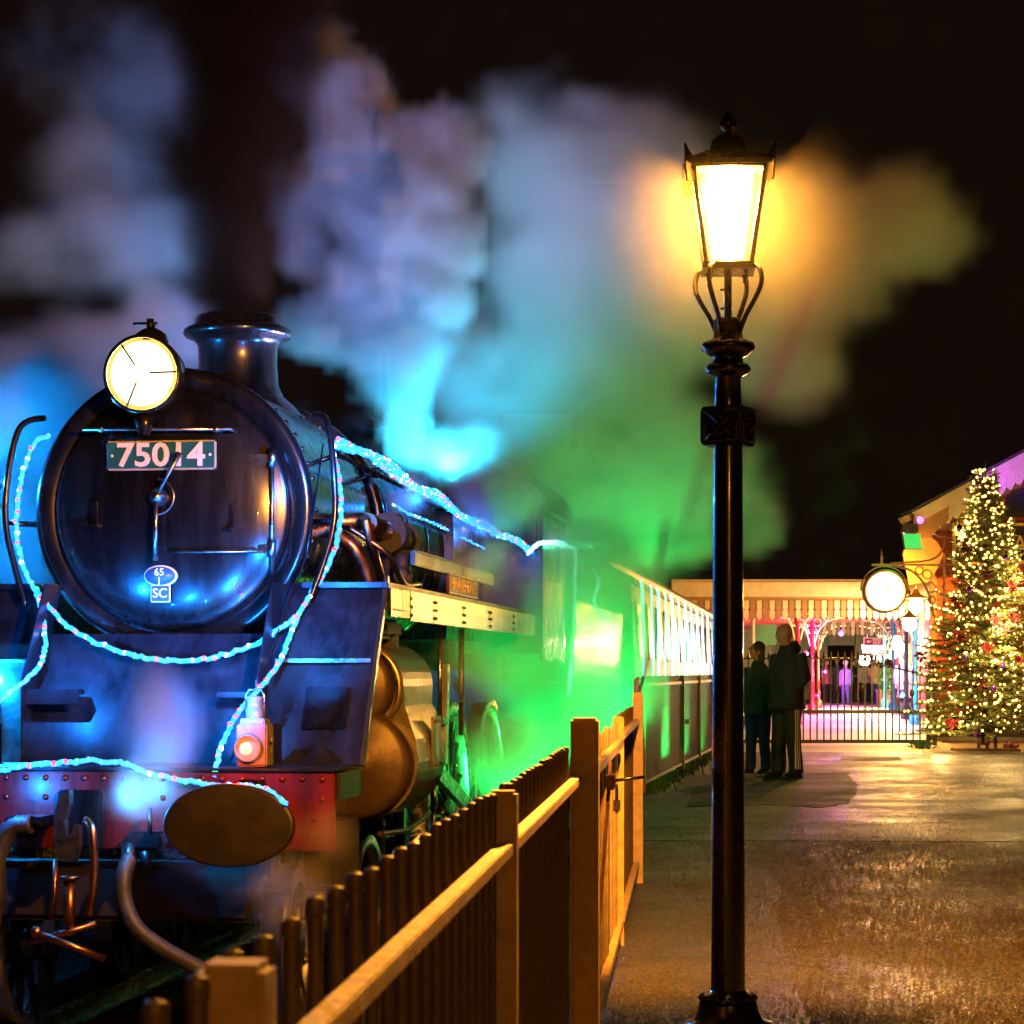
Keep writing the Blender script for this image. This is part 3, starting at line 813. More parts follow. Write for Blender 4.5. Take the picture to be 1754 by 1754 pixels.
# draw hook and screw coupling
hk = [(-.02, .62), (.05, .66), (.06, .5), (.10, .46), (.14, .53), (.2, .5), (.17, .36), (.06, .29), (-.04, .33), (-.07, .46)]
q = L(118, 1400, -1.45)
LP(MB().prism([(q.x - .05 + a * .7, b) for a, b in [(.1, .65), (.02, .62), (-.02, .5), (-.02, .38), (.05, .29), (.13, .29), (.17, .36), (.17, .47), (.13, .48), (.11, .42), (.07, .42), (.06, .5), (.1, .58)]], -1.5, -1.44), 'draw_hook', 'steel')
LP(MB().bbox((q.x, bmy - .04, .49), (.24, .05, .3), .01), 'hook_plate', 'loco_black')
c = MB()
c.tube(smooth_path([(q.x + .09, -1.46, .5), (q.x + .14, -1.5, .44), (q.x + .15, -1.5, .2), (q.x + .12, -1.5, .02)], 6), .022, 8)
c.tube([(q.x - .06, -1.48, .3), (q.x - .06, -1.5, .12), (q.x - .08, -1.5, 0)], .014, 8)
c.cyl((q.x + .02, -1.5, -.08), (q.x + .02, -1.5, .2), .03); c.lathe([(.05, .2), (.055, .21), (.05, .22), (0, .22)], 14, 'z', (q.x + .02, -1.5, 0))
c.cyl((q.x - .22, -1.54, -.13), (q.x + .16, -1.5, -.02), .017); c.cyl((q.x - .14, -1.56, -.06), (q.x + .2, -1.48, -.2), .02); c.ball((q.x - .13, -1.57, -.06), .034)
LP(c, 'screw_coupling', 'copper')
# hoses
def hose(name, pxs, plane, r, m, ribbed=False):
    pp = smooth_path([L(x, y, plane if not isinstance(plane, list) else plane[i]) for i, (x, y) in enumerate(pxs)], 10)
    h = MB()
    if ribbed:
        pp = resample(pp, .014); h.tube(pp, [r * (1 + .14 * (k % 2)) for k in range(len(pp))], 12)
    else:
        h.tube(pp, r, 12)
    return LP(h, name, m)
hose('vacuum_hose', [(55, 1412), (25, 1415), (5, 1440), (-8, 1490), (-12, 1560), (-25, 1640)], -1.45, .045, 'rubber', True)
MB().bbox(L(52, 1405, -1.36), (.2, .22, .05), .01).cyl(L(48, 1410, -1.25), L(48, 1410, -1.47), .035).obj('hose_bracket', 'loco_black', loco)
hose('steam_heat_hose', [(222, 1470), (212, 1500), (214, 1545), (235, 1590), (280, 1625), (335, 1655), (400, 1690)], [-1.4, -1.46, -1.48, -1.5, -1.5, -1.5, -1.5], .042, 'rubber')
v = MB(); q = L(250, 1440, -1.34); v.bbox(q, (.2, .1, .1), .02); v.cyl(q + Vector((.03, -.03, .0)), q + Vector((.03, -.03, .17)), .012); v.cyl(q + Vector((-.08, -.02, -.02)), q + Vector((-.08, -.06, -.14)), .04); v.cyl(q + Vector((.0, -.02, -.05)), q + Vector((.02, -.02, -.17)), .03, .02)
LP(v, 'steam_heat_valve', 'loco_plate')
# frames, bogie and wheels
for s in (-1, 1): LP(MB().box((s * .62, 3.4, .38), (.03, 8.0, .5)), 'frame', 'loco_black')
LP(MB().bbox((0, -1.0, .1), (1.5, .3, .3), .03), 'drag_box', 'buffer_iron')


def wheel(r, spokes, m_rim='steel'):
    h = MB()
    h.lathe([(r - .07, -.065), (r, -.065), (r, .045), (r + .028, .05), (r + .028, .068), (r - .05, .068), (r - .07, .05), (r - .07, -.065)], 44, 'x', m=0)
    h.lathe([(0, -.09), (r * .2, -.09), (r * .22, .05), (0, .05)], 20, 'x', m=1)
    for k in range(spokes):
        a = k * math.tau / spokes; d = Vector((0, math.cos(a), math.sin(a)))
        h.tube([d * r * .18, d * (r - .05)], [.03, .022], 6, 1)
    return h.mesh('wheel', ['steel', 'loco_black'])


dw, bw = wheel(.86, 16), wheel(.46, 10)
for s in (-1, 1):
    for yy in (2.75, 4.75, 6.75):
        o = link('driving_wheel', dw, loco, (s * .78, yy, .125)); o.rotation_euler = (R(20), 0, 0 if s > 0 else math.pi)
    for yy in (-.35, 1.45):
        o = link('bogie_wheel', bw, loco, (s * .78, yy, -.27)); o.rotation_euler = (R(20), 0, 0 if s > 0 else math.pi)
# cylinders with valve chest and cladding
for s in (-1, 1):
    cx, vx = s * 1.02, s * .99
    z1, r1, z2, r2 = 1.16, .26, .72, .335
    prof = []
    for a in range(100, -8, -9): prof.append((r1 * math.cos(R(a)), z1 + r1 * math.sin(R(a))))
    prof.append((r1 * .99, 1.05)); prof.append((r2 * .96, .86))
    for a in range(10, -101, -10): prof.append((r2 * math.cos(R(a)), z2 + r2 * math.sin(R(a))))
    prof += [(-.3, .4), (-.3, 1.4)]
    poly = [(cx + s * a * (1 if a > 0 else 1), b) for a, b in prof]
    cl = MB().prism(poly, .34, 1.28); LP(cl, 'cylinder_cladding', 'clad_steel')
    for i in range(len(cl.f)): pass
    f = MB(); f.lathe([(0, .16), (.09, .16), (.1, .18), (.19, .185), (.225, .2), (.235, .22), (.235, .36)], 36, 'y', (vx, 0, z1)); LP(f, 'valve_chest_cover', 'cyl_cover')
    f = MB(); f.lathe([(.24, .255), (.262, .26), (.264, .32), (.24, .33)], 36, 'y', (cx, 0, z1)); LP(f, 'cover_band', 'clad_steel')
    f = MB(); f.lathe([(0, .1), (.1, .1), (.12, .13), (.27, .15), (.305, .17), (.318, .2), (.318, .36)], 40, 'y', (cx, 0, z2)); LP(f, 'cylinder_cover', 'cyl_cover')
    f = MB(); f.lathe([(0, .02), (.05, .02), (.055, .12)], 14, 'y', (cx, 0, z2)); LP(f, 'cover_boss', 'cyl_cover'); f = MB(); f.bbox((cx + s * .338, .95, .82), (.012, .3, .32), .004)
    for yy in (.84, .95, 1.06):
        for zz in (.69, .95): f.ball((cx + s * .345, yy, zz), .012, 6, 4)
    LP(f, 'inspection_cover', 'clad_steel')
    f = MB()
    for zz in (.48, .98): f.bbox((s * 1.02, 2.0, zz), (.09, 1.3, .05), .006)
    f.bbox((s * 1.03, 1.5, .72), (.1, .12, .4), .01); f.cyl((s * 1.02, 1.28, .72), (s * 1.02, 2.0, .72), .035); LP(f, 'slide_bars', 'steel')
    f = MB(); f.box((s * 1.04, 3.4, .42), (.05, 2.9, .11), Matrix.Rotation(R(-13), 3, 'X')); f.box((s * .97, 4.75, -.15), (.05, 4.2, .1)); f.tube([(s * 1.06, 1.3, 1.12), (s * 1.06, 2.2, 1.02), (s * 1.06, 3.0, .9)], .025); f.box((s * 1.06, 2.25, .72), (.035, .07, .75), Matrix.Rotation(R(10), 3, 'X')); f.box((s * 1.05, 3.1, .95), (.04, .1, .7), Matrix.Rotation(R(-8), 3, 'X'))
    LP(f, 'coupling_rods', 'steel')
    LP(MB().cyl((s * 1.0, 1.32, 1.3), (s * 1.0, 1.55, 1.36), .05), 'relief_valve', 'steel')
    LP(MB().bbox((s * 1.1, 1.5, 1.15), (.06, .12, .22), .01).bbox((s * 1.12, 1.5, 1.3), (.05, .06, .1), .01), 'lubricator', 'steel')
    LP(MB().cyl((s * 1.15, 2.3, 1.55), (s * 1.15, 2.3, .9), .016), 'motion_bracket', 'steel')
    LP(MB().cyl((s * 1.15, 3.2, 1.55), (s * 1.15, 3.2, .8), .02), 'motion_bracket', 'steel')
    f = MB(); f.tube(smooth_path([(s * 1.16, .2, .32), (s * 1.2, .9, .3), (s * 1.22, 1.5, .36)]), .016); f.tube([(s * .9, .1, .3), (s * 1.0, -.2, .12), (s * 1.1, -.3, -.1)], .02); LP(f, 'drain_pipe', 'copper')
    f = MB(); f.bbox((s * 1.02, .6, 1.5), (.3, .5, .12), .03); f.bbox((s * 1.05, .75, 1.44), (.2, .2, .16), .02); LP(f, 'steam_chest_pipe', 'soot')
    f = MB(); f.box((s * 1.0, -.35, .25), (.3, .06, .4), Matrix.Rotation(R(12), 3, 'X')); f.bbox((s * 1.05, -.3, .06), (.34, .2, .03), .006); LP(f, 'guard_iron', 'soot')
# pipework and air pump between smokebox and running plate
pp = MB()
pp.tube(smooth_path([(.72, .55, 2.12), (.95, .62, 2.14), (1.05, .8, 2.12)], 6), .055, 12)
pp.tube(smooth_path([(.78, .5, 2.1), (.94, .5, 1.98), (1.0, .55, 1.86), (1.02, .58, 1.76)], 6), .05, 12)
pp.tube([(1.0, .62, 2.13), (1.02, 1.25, 2.11)], .06, 14); LP(pp, 'exhaust_pipe', 'copper')
pp = MB(); pp.cyl((1.02, 1.12, 2.1), (1.04, 1.52, 2.07), .1, n=18)
pp.cyl((1.02, 1.1, 2.1), (1.02, 1.14, 2.1), .125, n=18); pp.cyl((1.04, 1.48, 2.07), (1.04, 1.53, 2.07), .125, n=18); pp.bbox((1.02, 1.3, 2.2), (.12, .2, .06), .015)
for k in range(8):
    a = k * math.tau / 8; pp.ball((1.04 + .11 * math.cos(a), 1.54, 2.07 + .11 * math.sin(a)), .014, 6, 4)
pp.cyl((1.0, 1.35, 2.0), (1.0, 1.45, 1.78), .07); pp.cyl((1.1, 1.2, 1.98), (1.1, 1.2, 1.85), .05); LP(pp, 'ejector', 'soot')
pp = MB(); pp.tube(smooth_path([(.9, .55, 2.1), (1.12, .6, 1.95), (1.16, .8, 1.82), (1.15, 1.1, 1.78), (1.15, 1.5, 1.8), (1.1, 1.8, 1.77)], 6), .018, 8)
pp.tube([(1.02, .45, 2.15), (1.05, .85, 1.75)], .03, 8); LP(pp, 'copper_pipe', 'copper')
pp = MB(); pp.ball((1.12, 1.05, 1.83), .05, 10, 7); pp.ball((1.12, 1.25, 1.83), .04, 10, 7); LP(pp, 'valve', 'clad_steel')
arc = [(.79 * math.cos(R(a)) * 1.02, 1.95, BZ + .79 * 1.02 * math.sin(R(a))) for a in range(75, -5, -8)] + [(.86, 1.95, 1.95), (.9, 1.95, 1.76)]
LP(MB().tube(arc, .045, 12), 'delivery_pipe', 'loco_black')
for px, py in ((640, 808), (738, 858)):
    q = Lx(px, py, .74); LP(MB().bbox(q, (.1, .34, .035), .008, rot=Matrix.Rotation(R(12), 3, 'X')).cyl(q, q + Vector((.12, .02, .05)), .02), 'clack_valve', 'loco_black')
# cab
cb = MB()
for s in (-1, 1):
    x = s * 1.3
    # side sheet with window opening
    cb.box((x, 6.85, 2.1), (.02, .5, 1.1)); cb.box((x, 8.1, 2.1), (.02, .5, 1.1)); cb.box((x, 7.475, 1.8), (.02, .75, .5)); cb.box((x, 7.475, 2.61), (.02, .75, .09))
    cb.box((x, 7.475, 1.45), (.02, 1.75, .2))
fr_sec = [(-1.3, 1.4), (-1.3, 2.66)] + [(1.3 * math.sin(R(a)), 2.66 + .5 * (math.cos(R(a)) - 0)) for a in range(-75, 76, 15)] + [(1.3, 2.66), (1.3, 1.4)]
cb.prism(fr_sec, 6.6, 6.63); cab = LP(cb, 'cab', 'loco_black')
rs = [(1.36 * math.sin(R(a)), 2.64 + .56 * math.cos(R(a)) ** .8 if abs(a) < 90 else 2.64) for a in range(-90, 91, 10)]
LP(MB().prism(rs + [(a * .98, b - .03) for a, b in rs[::-1]], 6.4, 8.6), 'cab_roof', 'soot')
for s in (-1, 1):
    MB().bbox((s * 1.08, 6.59, 2.45), (.36, .02, .42), .01).obj('front_window_frame', 'loco_black', cab)
    MB().bbox((s * 1.08, 6.575, 2.45), (.3, .012, .36), .004).obj('front_window', 'coach_glass', cab)
    MB().bbox((s * 1.29, 7.475, 2.31), (.01, .74, .5), .004).obj('side_window', 'coach_glass', cab)
LP(MB().box((1.345, 7.4, 2.66), (.02, 1.9, .02)), 'gutter', 'steel')

# ================================================================== TENDER
td = thing('tender', 'dark flat sided coal tender coupled behind the cab in green steam', 'tender', tuple(W(0, 9.3, 0)), -TH)
sec = [(-1.28, .55), (-1.28, 1.95), (-1.05, 2.3), (1.05, 2.3), (1.28, 1.95), (1.28, .55)]
MB().prism(sec, 0, 5.6).obj('tank', 'loco_green', td)
co = MB()
for i in range(160): co.ball((random.uniform(-.9, .9), random.uniform(.5, 4.5), 2.3 + random.random() * .22), random.uniform(.08, .16), 6, 4, sc_=(1, random.uniform(.7, 1.2), .7))
tag(co.obj('coal', 'soot', td), kind='stuff')
MB().bbox((0, 2.8, .48), (2.5, 5.7, .14), .02).obj('tender_frame', 'loco_black', td)
bl = MB()
for i in range(8):
    for k in range(7): bl.ball((1.283, .5 + i * .7, .75 + k * .18), .014, 6, 4)
tag(bl.obj('rivets', 'loco_green', td), kind='stuff')
for i in range(4): MB().bbox((1.3, .75 + i * 1.35, .14), (.06, 1.1, .42), .02).obj('axle_panel', 'loco_plate', td)
for s in (-1, 1):
    for yy in (.8, 2.6, 4.4):
        o = link('wheel', bw, td, (s * .78, yy, -.24)); o.scale = (1, 1.1, 1.1)
# ================================================================== CARRIAGES
def carriage(label, y0, ln):
    t = thing('carriage', label, 'carriage', tuple(W(0, y0, 0)), -TH, 'carriages of the train')
    sec = [(-1.33, .3), (-1.38, .8), (-1.38, 1.5), (-1.33, 2.35), (1.33, 2.35), (1.38, 1.5), (1.38, .8), (1.33, .3)]
    MB().prism(sec, 0, ln).obj('body', 'coach_body', t)
    rs = [(1.38 * math.sin(R(a)), 2.35 + .48 * math.cos(R(a)) ** .75 if abs(a) < 90 else 2.35) for a in range(-90, 91, 10)]
    MB().prism(rs, -.05, ln + .05).obj('roof', 'coach_roof', t)
    wn_ = MB().bbox((0, 0, 0), (.02, 1.15, .68), .006).mesh('window', 'coach_glass'); wf = MB()
    for a, b, c_, d_ in ((0, .36, 1.25, .04), (0, -.36, 1.25, .04)): wf.box((0, a, b), (.03, c_, d_))
    wf.box((0, .605, 0), (.03, .04, .68)).box((0, -.605, 0), (.03, .04, .68)); wf = wf.mesh('window_frame', 'coach_body')
    for i in range(int(ln / 1.75)):
        o = link('window', wn_, t, (1.365, 1.1 + i * 1.75, 1.78)); o.rotation_euler = (0, R(-3), 0)
        link('window_frame', wf, o, (.008, 0, 0))
    MB().bbox((0, ln / 2, .15), (2.3, ln - .3, .25), .02).obj('underframe', 'loco_black', t)
    for yy in (1.6, 3.6, ln - 3.6, ln - 1.6):
        for s in (-1, 1): link('wheel', bw, t, (s * .78, yy, -.27))
    return t
carriage('leading carriage draped with green icicle lights just behind the tender', 15.4, 19.5)
carriage('following carriage with icicle lights, farther along the train', 35.3, 19.5)

# ================================================================== MARKER LAMP
q = L(437, 1320, -1.12)
ml = thing('hand_lamp', 'cream oil lamp with glowing red lens standing on the buffer beam', 'lamp', tuple(W(q.x, q.y, .756)), -TH)
MB().bbox((0, 0, .115), (.16, .15, .22), .008).bbox((0, 0, .235), (.13, .12, .035), .006).obj('case', 'lamp_white', ml)
MB().lathe([(.05, .25), (.05, .30), (.043, .305), (.043, .345), (.05, .35), (.045, .365), (0, .37)], 18).obj('chimney', 'lamp_white', ml)
MB().tube([(-.05, 0, .25), (-.05, 0, .37), (-.03, 0, .4), (.03, 0, .4), (.05, 0, .37), (.05, 0, .25)], .006, 6).obj('handle', 'steel', ml)
MB().lathe([(.068, -.07), (.072, -.1), (.064, -.105), (.062, -.095)], 24, 'y', (-.015, 0, .1)).obj('lens_ring', 'lamp_white', ml)
MB().lathe([(.064, -.098), (.058, -.115), (.047, -.126), (.034, -.134)], 24, 'y', (-.015, 0, .1)).obj('lens_rim', 'marker_glass', ml)
MB().lathe([(.034, -.134), (.02, -.138), (0, -.14)], 24, 'y', (-.015, 0, .1)).obj('lens', 'marker_core', ml)
MB().cyl((.08, -.02, .14), (.1, -.02, .14), .014).bbox((.083, .02, .12), (.008, .02, .1), .002).obj('side_clip', 'lamp_white', ml)
lamp('hand_lamp_light', (-.015, -.3, .12), 10, (1, .06, .02), .003, ml)

# ================================================================== LIGHT ROPES ON THE TRAIN
BLUE = (.006, .2, 1)


def rope(label, pts, lights=(), strands=1, r=.014, step=.07, power=10, color=BLUE, bulbs=('led_red', 'led_green', 'led_blue', 'led_white'), weights=(3, 3, 3, 2), tubem='rope_plastic', jit=.004, off=(0, 0, 0), spot=None, aimd=(-.25, .1, 1)):
    t = thing('light_rope', label, 'light rope', (LO.x, LO.y, 0), -TH, 'light ropes hung on the train')
    rnd = random.Random(len(label))
    base = resample(smooth_path(pts, 10), .02)
    for s in range(strands):
        pp = [q + Vector((rnd.gauss(0, jit), rnd.gauss(0, jit), rnd.gauss(0, jit))) for q in base]
        if s:
            pp = [q + Vector((.012 * s, 0, (.009 * math.sin(i * .07 + s) + .014) * s)) for i, q in enumerate(pp)]
        if not strands > 1 or s < 9:
            MB().tube(pp, r, 6).obj('tube', tubem, t)
        bm = MB(); nb = resample(pp, step)
        for i, q in enumerate(nb):
            k = rnd.choices(range(len(bulbs)), weights)[0]
            bm.ball(q + Vector((rnd.gauss(0, .003), -.004, rnd.gauss(0, .003))), r * rnd.uniform(.95, 1.15), 6, 4, k)
        tag(bm.obj('bulbs', list(bulbs), t), kind='stuff')
    for i, f in enumerate(lights):
        q = base[int(f * (len(base) - 1))]
        lamp('rope_fill_light', q + Vector(off), power if not isinstance(power, list) else power[i], color if not isinstance(color, list) else color[i % len(color)], .006, t, spot=spot, aim=q + Vector(off) + Vector(aimd) if spot else None, blend=1)  # unseen lamps added off the rope to throw its glow
    return t


rope('blue and red light rope curving down the left flank of the smokebox', [L(82, 748, .05), L(62, 757, .0), L(42, 800, -.05), L(30, 865, -.1), L(31, 930, -.14), L(45, 985, -.18), L(62, 1015, -.2), L(74, 1060, -.3), L(78, 1110, -.45), L(60, 1150, -.62), L(20, 1185, -.72), L(-25, 1220, -.8)], (.15, .5, .85), power=330, color=(.005, .3, 1), r=.014, off=(-.3, .25, 0))
rope('sagging rainbow light rope swagged under the smokebox front', [L(62, 1010, -.22), L(105, 1062, -.3), L(170, 1103, -.38), L(250, 1127, -.42), L(335, 1131, -.42), L(420, 1110, -.38), L(480, 1078, -.3), L(512, 1050, -.24)], (.2, .5, .8), power=110, r=.014, off=(0, -.5, -.1), spot=150, aimd=(0, 1, -.1))
rope('bright light rope hanging down the right side of the smokebox to the beam', [L(568, 762, .32), L(580, 820, .2), L(584, 880, .1), L(574, 940, .0), L(550, 990, -.1), L(518, 1040, -.2), L(498, 1085, -.33), L(478, 1135, -.5), L(440, 1185, -.66), L(408, 1222, -.8), L(388, 1258, -.95), L(374, 1295, -1.1), L(369, 1335, -1.25)], (.12, .45, .8), power=150, r=.014, off=(.1, -.6, .1), spot=140, aimd=(-.3, 1, 0))
rope('horizontal light rope lying along the red buffer beam onto the buffer', [L(-30, 1326, -1.26), L(40, 1312, -1.26), L(100, 1307, -1.26), L(165, 1303, -1.25), L(215, 1309, -1.26), L(265, 1326, -1.27), L(320, 1338, -1.28), L(370, 1346, -1.3), L(420, 1346, -1.4), L(455, 1353, -1.55), L(478, 1366, -1.63), L(492, 1385, -1.66)], (.12, .46), power=26, r=.014, color=[BLUE, (.02, .35, 1), (.25, .15, 1)], off=(0, -.25, -.12))
rope('bundle of bright light ropes tied along the boiler handrail', [Lx(572, 764, .88), Lx(600, 772, .88), Lx(626, 778, .88), Lx(660, 803, .88), Lx(700, 832, .88), Lx(740, 852, .88), Lx(770, 872, .88), Lx(800, 893, .9), Lx(832, 905, .95), Lx(850, 918, 1.0), Lx(880, 926, 1.15), Lx(905, 945, 1.3)], (.14, .25, .36, .48, .62), strands=3, power=[170, 620, 130, 40, 700], r=.014, step=.075, off=(.05, 0, .12), spot=160, color=[(.05, .3, 1), (.42, .4, 1), (.2, .38, 1), (.02, .5, 1), (.02, .55, .9)])
rope('faint second light rope looped low along the boiler side', [Lx(672, 862, .80), Lx(700, 880, .80), Lx(740, 895, .81), Lx(780, 915, .83), Lx(800, 925, .9), Lx(830, 940, 1.0)], (.1, .9), r=.007, step=.06, power=8, off=(.12, 0, .06), bulbs=('led_white', 'led_blue'), weights=(2, 3))  # thin emissive strand low on the boiler flank
rope('pale cyan light strands hung on the rear corner of the cab', [Lx(905, 948, 1.31), Lx(930, 930, 1.32), Lx(975, 938, 1.33), Lx(985, 950, 1.34), Lx(984, 1000, 1.36), Lx(982, 1060, 1.36), Lx(978, 1120, 1.36), Lx(974, 1190, 1.36)], (.6,), strands=2, r=.011, step=.05, power=7, color=[(.03, 1, .3), (.05, 1, .18)], bulbs=('curtain_cyan', 'curtain_led', 'led_white'), weights=(3, 3, 1), tubem='curtain_cyan', off=(.16, -.1, 0))
rope('tangle of white and red lights knotted on the tender top', [Lx(995, 980, 1.28), Lx(1012, 978, 1.2), Lx(1025, 990, 1.2), Lx(1022, 1010, 1.28), Lx(1016, 1025, 1.28), Lx(1020, 1045, 1.28), Lx(1030, 1052, 1.28), Lx(1037, 1062, 1.28)], (.6,), strands=2, r=.016, step=.05, power=6, color=[(.06, 1, .35), (.03, 1, .16)], bulbs=('curtain_cyan', 'led_white', 'roof_red_led'), weights=(4, 2, 1), tubem='curtain_cyan', off=(.2, -.05, 0))
# red-orange string along the eaves and icicle curtains down the sides of the carriages
GRN = (.02, 1, .12)
for lab, y0, n0, ln, pw in (('leading', 15.4, 22, 19.5, 5), ('following', 35.3, 16, 19.5, 12)):
    t = thing('icicle_lights', 'curtain of cyan icicle lights hanging down the %s carriage side' % lab, 'string lights', (LO.x, LO.y, 0), -TH)
    e = MB(); q = resample([Vector((1.40, y0 - (3.4 if lab == 'leading' else 0), 2.44)), Vector((1.40, y0 + ln, 2.44))], .07)
    for i in q: e.ball(i + Vector((0, 0, random.gauss(0, .006))), .026, 6, 4)
    e.tube([q[0], q[-1]], .012, 6)
    tag(e.obj('eaves_string', 'roof_red_led', t), kind='stuff')
    y = y0 + .4
    k = 0
    while y < y0 + ln:
        bot = random.choice([.55, .8, 1.0, 1.1, .9])
        ph = [Vector((1.30, y - .12, 2.52)), Vector((1.42, y, 2.40)), Vector((1.435, y + .02, 2.1)), Vector((1.44 + random.gauss(0, .01), y + random.gauss(.03, .05), 1.6)), Vector((1.44, y + random.gauss(.04, .06), bot))]
        pp = smooth_path(ph, 7)
        sm_ = MB().tube(pp, .009, 5)
        for b in resample(pp, .055): sm_.ball(b, .017, 6, 4)
        sm_.obj('icicle_strand', random.choice(['curtain_led', 'curtain_led', 'curtain_cyan']), t)
        y += (.22 if k % 3 == 0 else random.uniform(.9, 1.5) + (y - y0) * .05); k += 1
    for f in ((.02, .15, .4, .75) if lab == 'leading' else (.3,)):
        lamp('icicle_light', (1.62, y0 + ln * f, 1.75), pw, GRN, .04, t)
# green lamps added to light the steam between the train and the platform
ul = thing('added_uplighters', 'row of small green lamps added beside the tender to light the steam', 'lights', (LO.x, LO.y, 0), -TH)
for yy, pw in ((5.0, 600), (7.6, 1000), (10.0, 1200), (12.6, 1400), (15.4, 600), (18.4, 300)):
    MB().lathe([(.02, -.12), (.05, -.1), (.06, .0), (.05, .005), (.045, -.01)], 14, 'z', (1.66, yy, -.35)).bbox((1.66, yy, -.7), (.03, .03, .5), .006).obj('added_lamp_can', 'loco_black', ul)
    MB().lathe([(.046, -.012), (.03, .004), (0, .01)], 14, 'z', (1.66, yy, -.35)).obj('lens', 'curtain_led', ul)
    lamp('added_uplight', (1.66, yy, -.3), pw, GRN, .03, ul, spot=140, aim=(1.7, yy + .3, 2.5), blend=.6)

# ================================================================== STATION BUILDING
BY = 40.0
sb_ = thing('station_building', 'red brick station building with gabled roof and zigzag bargeboard', 'building', (P(1605, 1150, BY).x, BY, 0))
Xo = P(1605, 1150, BY).x


def SB(px, py, dy=0): q = P(px, py, BY); return Vector((q.x - Xo, dy, q.z))


apx = 5.0                                                # half width of the gable
eave = SB(1566, 886).z
slope = .54
MB().prism([(0.02, 0), (apx * 2, 0), (apx * 2, eave - .2), (apx, eave + slope * apx - .35), (0.02, eave - .1)], .06, .8).obj('wall', 'mortar', sb_)
brick_m = [MB().bbox((0, 0, 0), (.215, .05, .066), .004).mesh('brick', m) for m in ('brick_red', 'brick_red_b')]
hb_m = [MB().bbox((0, 0, 0), (.102, .05, .066), .004).mesh('half_brick', m) for m in ('brick_red', 'brick_red_b')]
nb = 0
row = 0
z = .42
while z < eave - .2:
    x = .0
    offs = 0 if row % 2 == 0 else -.1125
    i = 0
    while x < 1.75:
        half = (row % 2 == 1 and i == 0)
        wd = .1025 if half else .215
        # only where the tree and sign leave it in view
        link('brick', random.choice(hb_m if half else brick_m), sb_, (x + wd / 2, .045 + random.uniform(-.004, .003), z)); nb += 1
        x += wd + .01; i += 1
    row += 1; z += .076
big = MB()                                               # the rest of the brickwork, past the first metres
z = .42; row = 0
while z < 5.6:
    lim = apx * 2 - .1 if z < eave - .2 else apx * 2 - (z - eave + .25) / slope
    x = 1.80 + (row % 2) * .11 if z < eave - .2 else max(0.1, (z - eave + .3) / slope)
    while x < min(lim, 4.2):
        big.box((x + .1075, .045, z), (.215, .05, .066)); x += .225
    row += 1; z += .076
tag(big.obj('brickwork', 'brick_red', sb_), kind='stuff')
pb = MB().bbox((0, 0, 0), (.29, .06, .085), .005).mesh('plinth_brick', 'brick_dark')
for r in range(4):
    for i in range(13): link('plinth_brick', pb, sb_, (-.02 + (r % 2) * .15 + i * .302, .02, .05 + r * .095))
MB().bbox((2.2, -.12, .02), (4.6, .3, .09), .01).obj('kerb', 'concrete', sb_)
# bargeboard and pointed boards under it
ang = math.atan(slope)
o0 = SB(1560, 888)
ln = 5.6
rm = Matrix.Rotation(-ang, 3, 'Y')
brd = MB().bbox((0, 0, 0), (ln, .05, .22), .008)
bo = brd.obj('bargeboard', 'cream_paint', sb_, (o0.x + ln / 2 * math.cos(ang), -.42, o0.z + ln / 2 * math.sin(ang) - .02)); bo.rotation_euler = (0, -ang, 0)
MB().prism([(-.06, 0), (ln, 0), (ln, .04), (-.06, .04)], -.5, .7).obj('roof_edge', 'slate_roof', sb_, (o0.x, 0, o0.z + .12)).rotation_euler = (0, -ang, 0)
MB().prism([(0, 0), (ln, 0), (ln, .12), (0, .12)], -.40, .7).obj('roof', 'slate_roof', sb_, (o0.x - .05, 0, o0.z - .06)).rotation_euler = (0, -ang, 0)
bw_ = .155
for i in range(26):
    x = o0.x + .05 + i * (bw_ + .004); zt = o0.z + (x - o0.x) * slope - .06; sl_ = bw_ * slope
    MB().prism([(0, 0), (bw_, sl_), (bw_, -.30 + sl_), (bw_ * .55, -.43 + sl_), (0, -.30)], 0, .02).obj('pointed_board', 'cream_paint', sb_, (x, -.385, zt))
# end panel of the eaves with roundel
q = SB(1577, 892)
MB().prism([(-.2, .12), (.42, .34), (.42, .0), (.26, -.1), (.1, -.32), (-.12, -.32), (-.2, -.1)], -.44, -.40).obj('eaves_end', 'tan_paint', sb_, (q.x, 0, q.z - .02))
# scrolled bracket below the eaves
q = SB(1590, 950)
MB().prism([(-.38, -.55), (-.5, .0), (-.42, .3), (-.1, .36), (.1, .22), (.22, .0), (.12, -.25), (-.05, -.5)], -.3, -.2).obj('eaves_bracket', 'tan_paint', sb_, (q.x, 0, q.z))
# window in the gable
q = SB(1754, 868)
MB().prism([(-.34, -.18), (.5, -.18), (.5, .5), (.25, .5), (-.34, .17)], -.06, .05).obj('gable_window_frame', 'sign_dark', sb_, (q.x, 0, q.z))
gw = MB().prism([(-.26, -.11), (.42, -.11), (.42, .42), (.25, .42), (-.26, .13)], -.075, -.065).obj('gable_window', 'coach_glass', sb_, (q.x, 0, q.z))
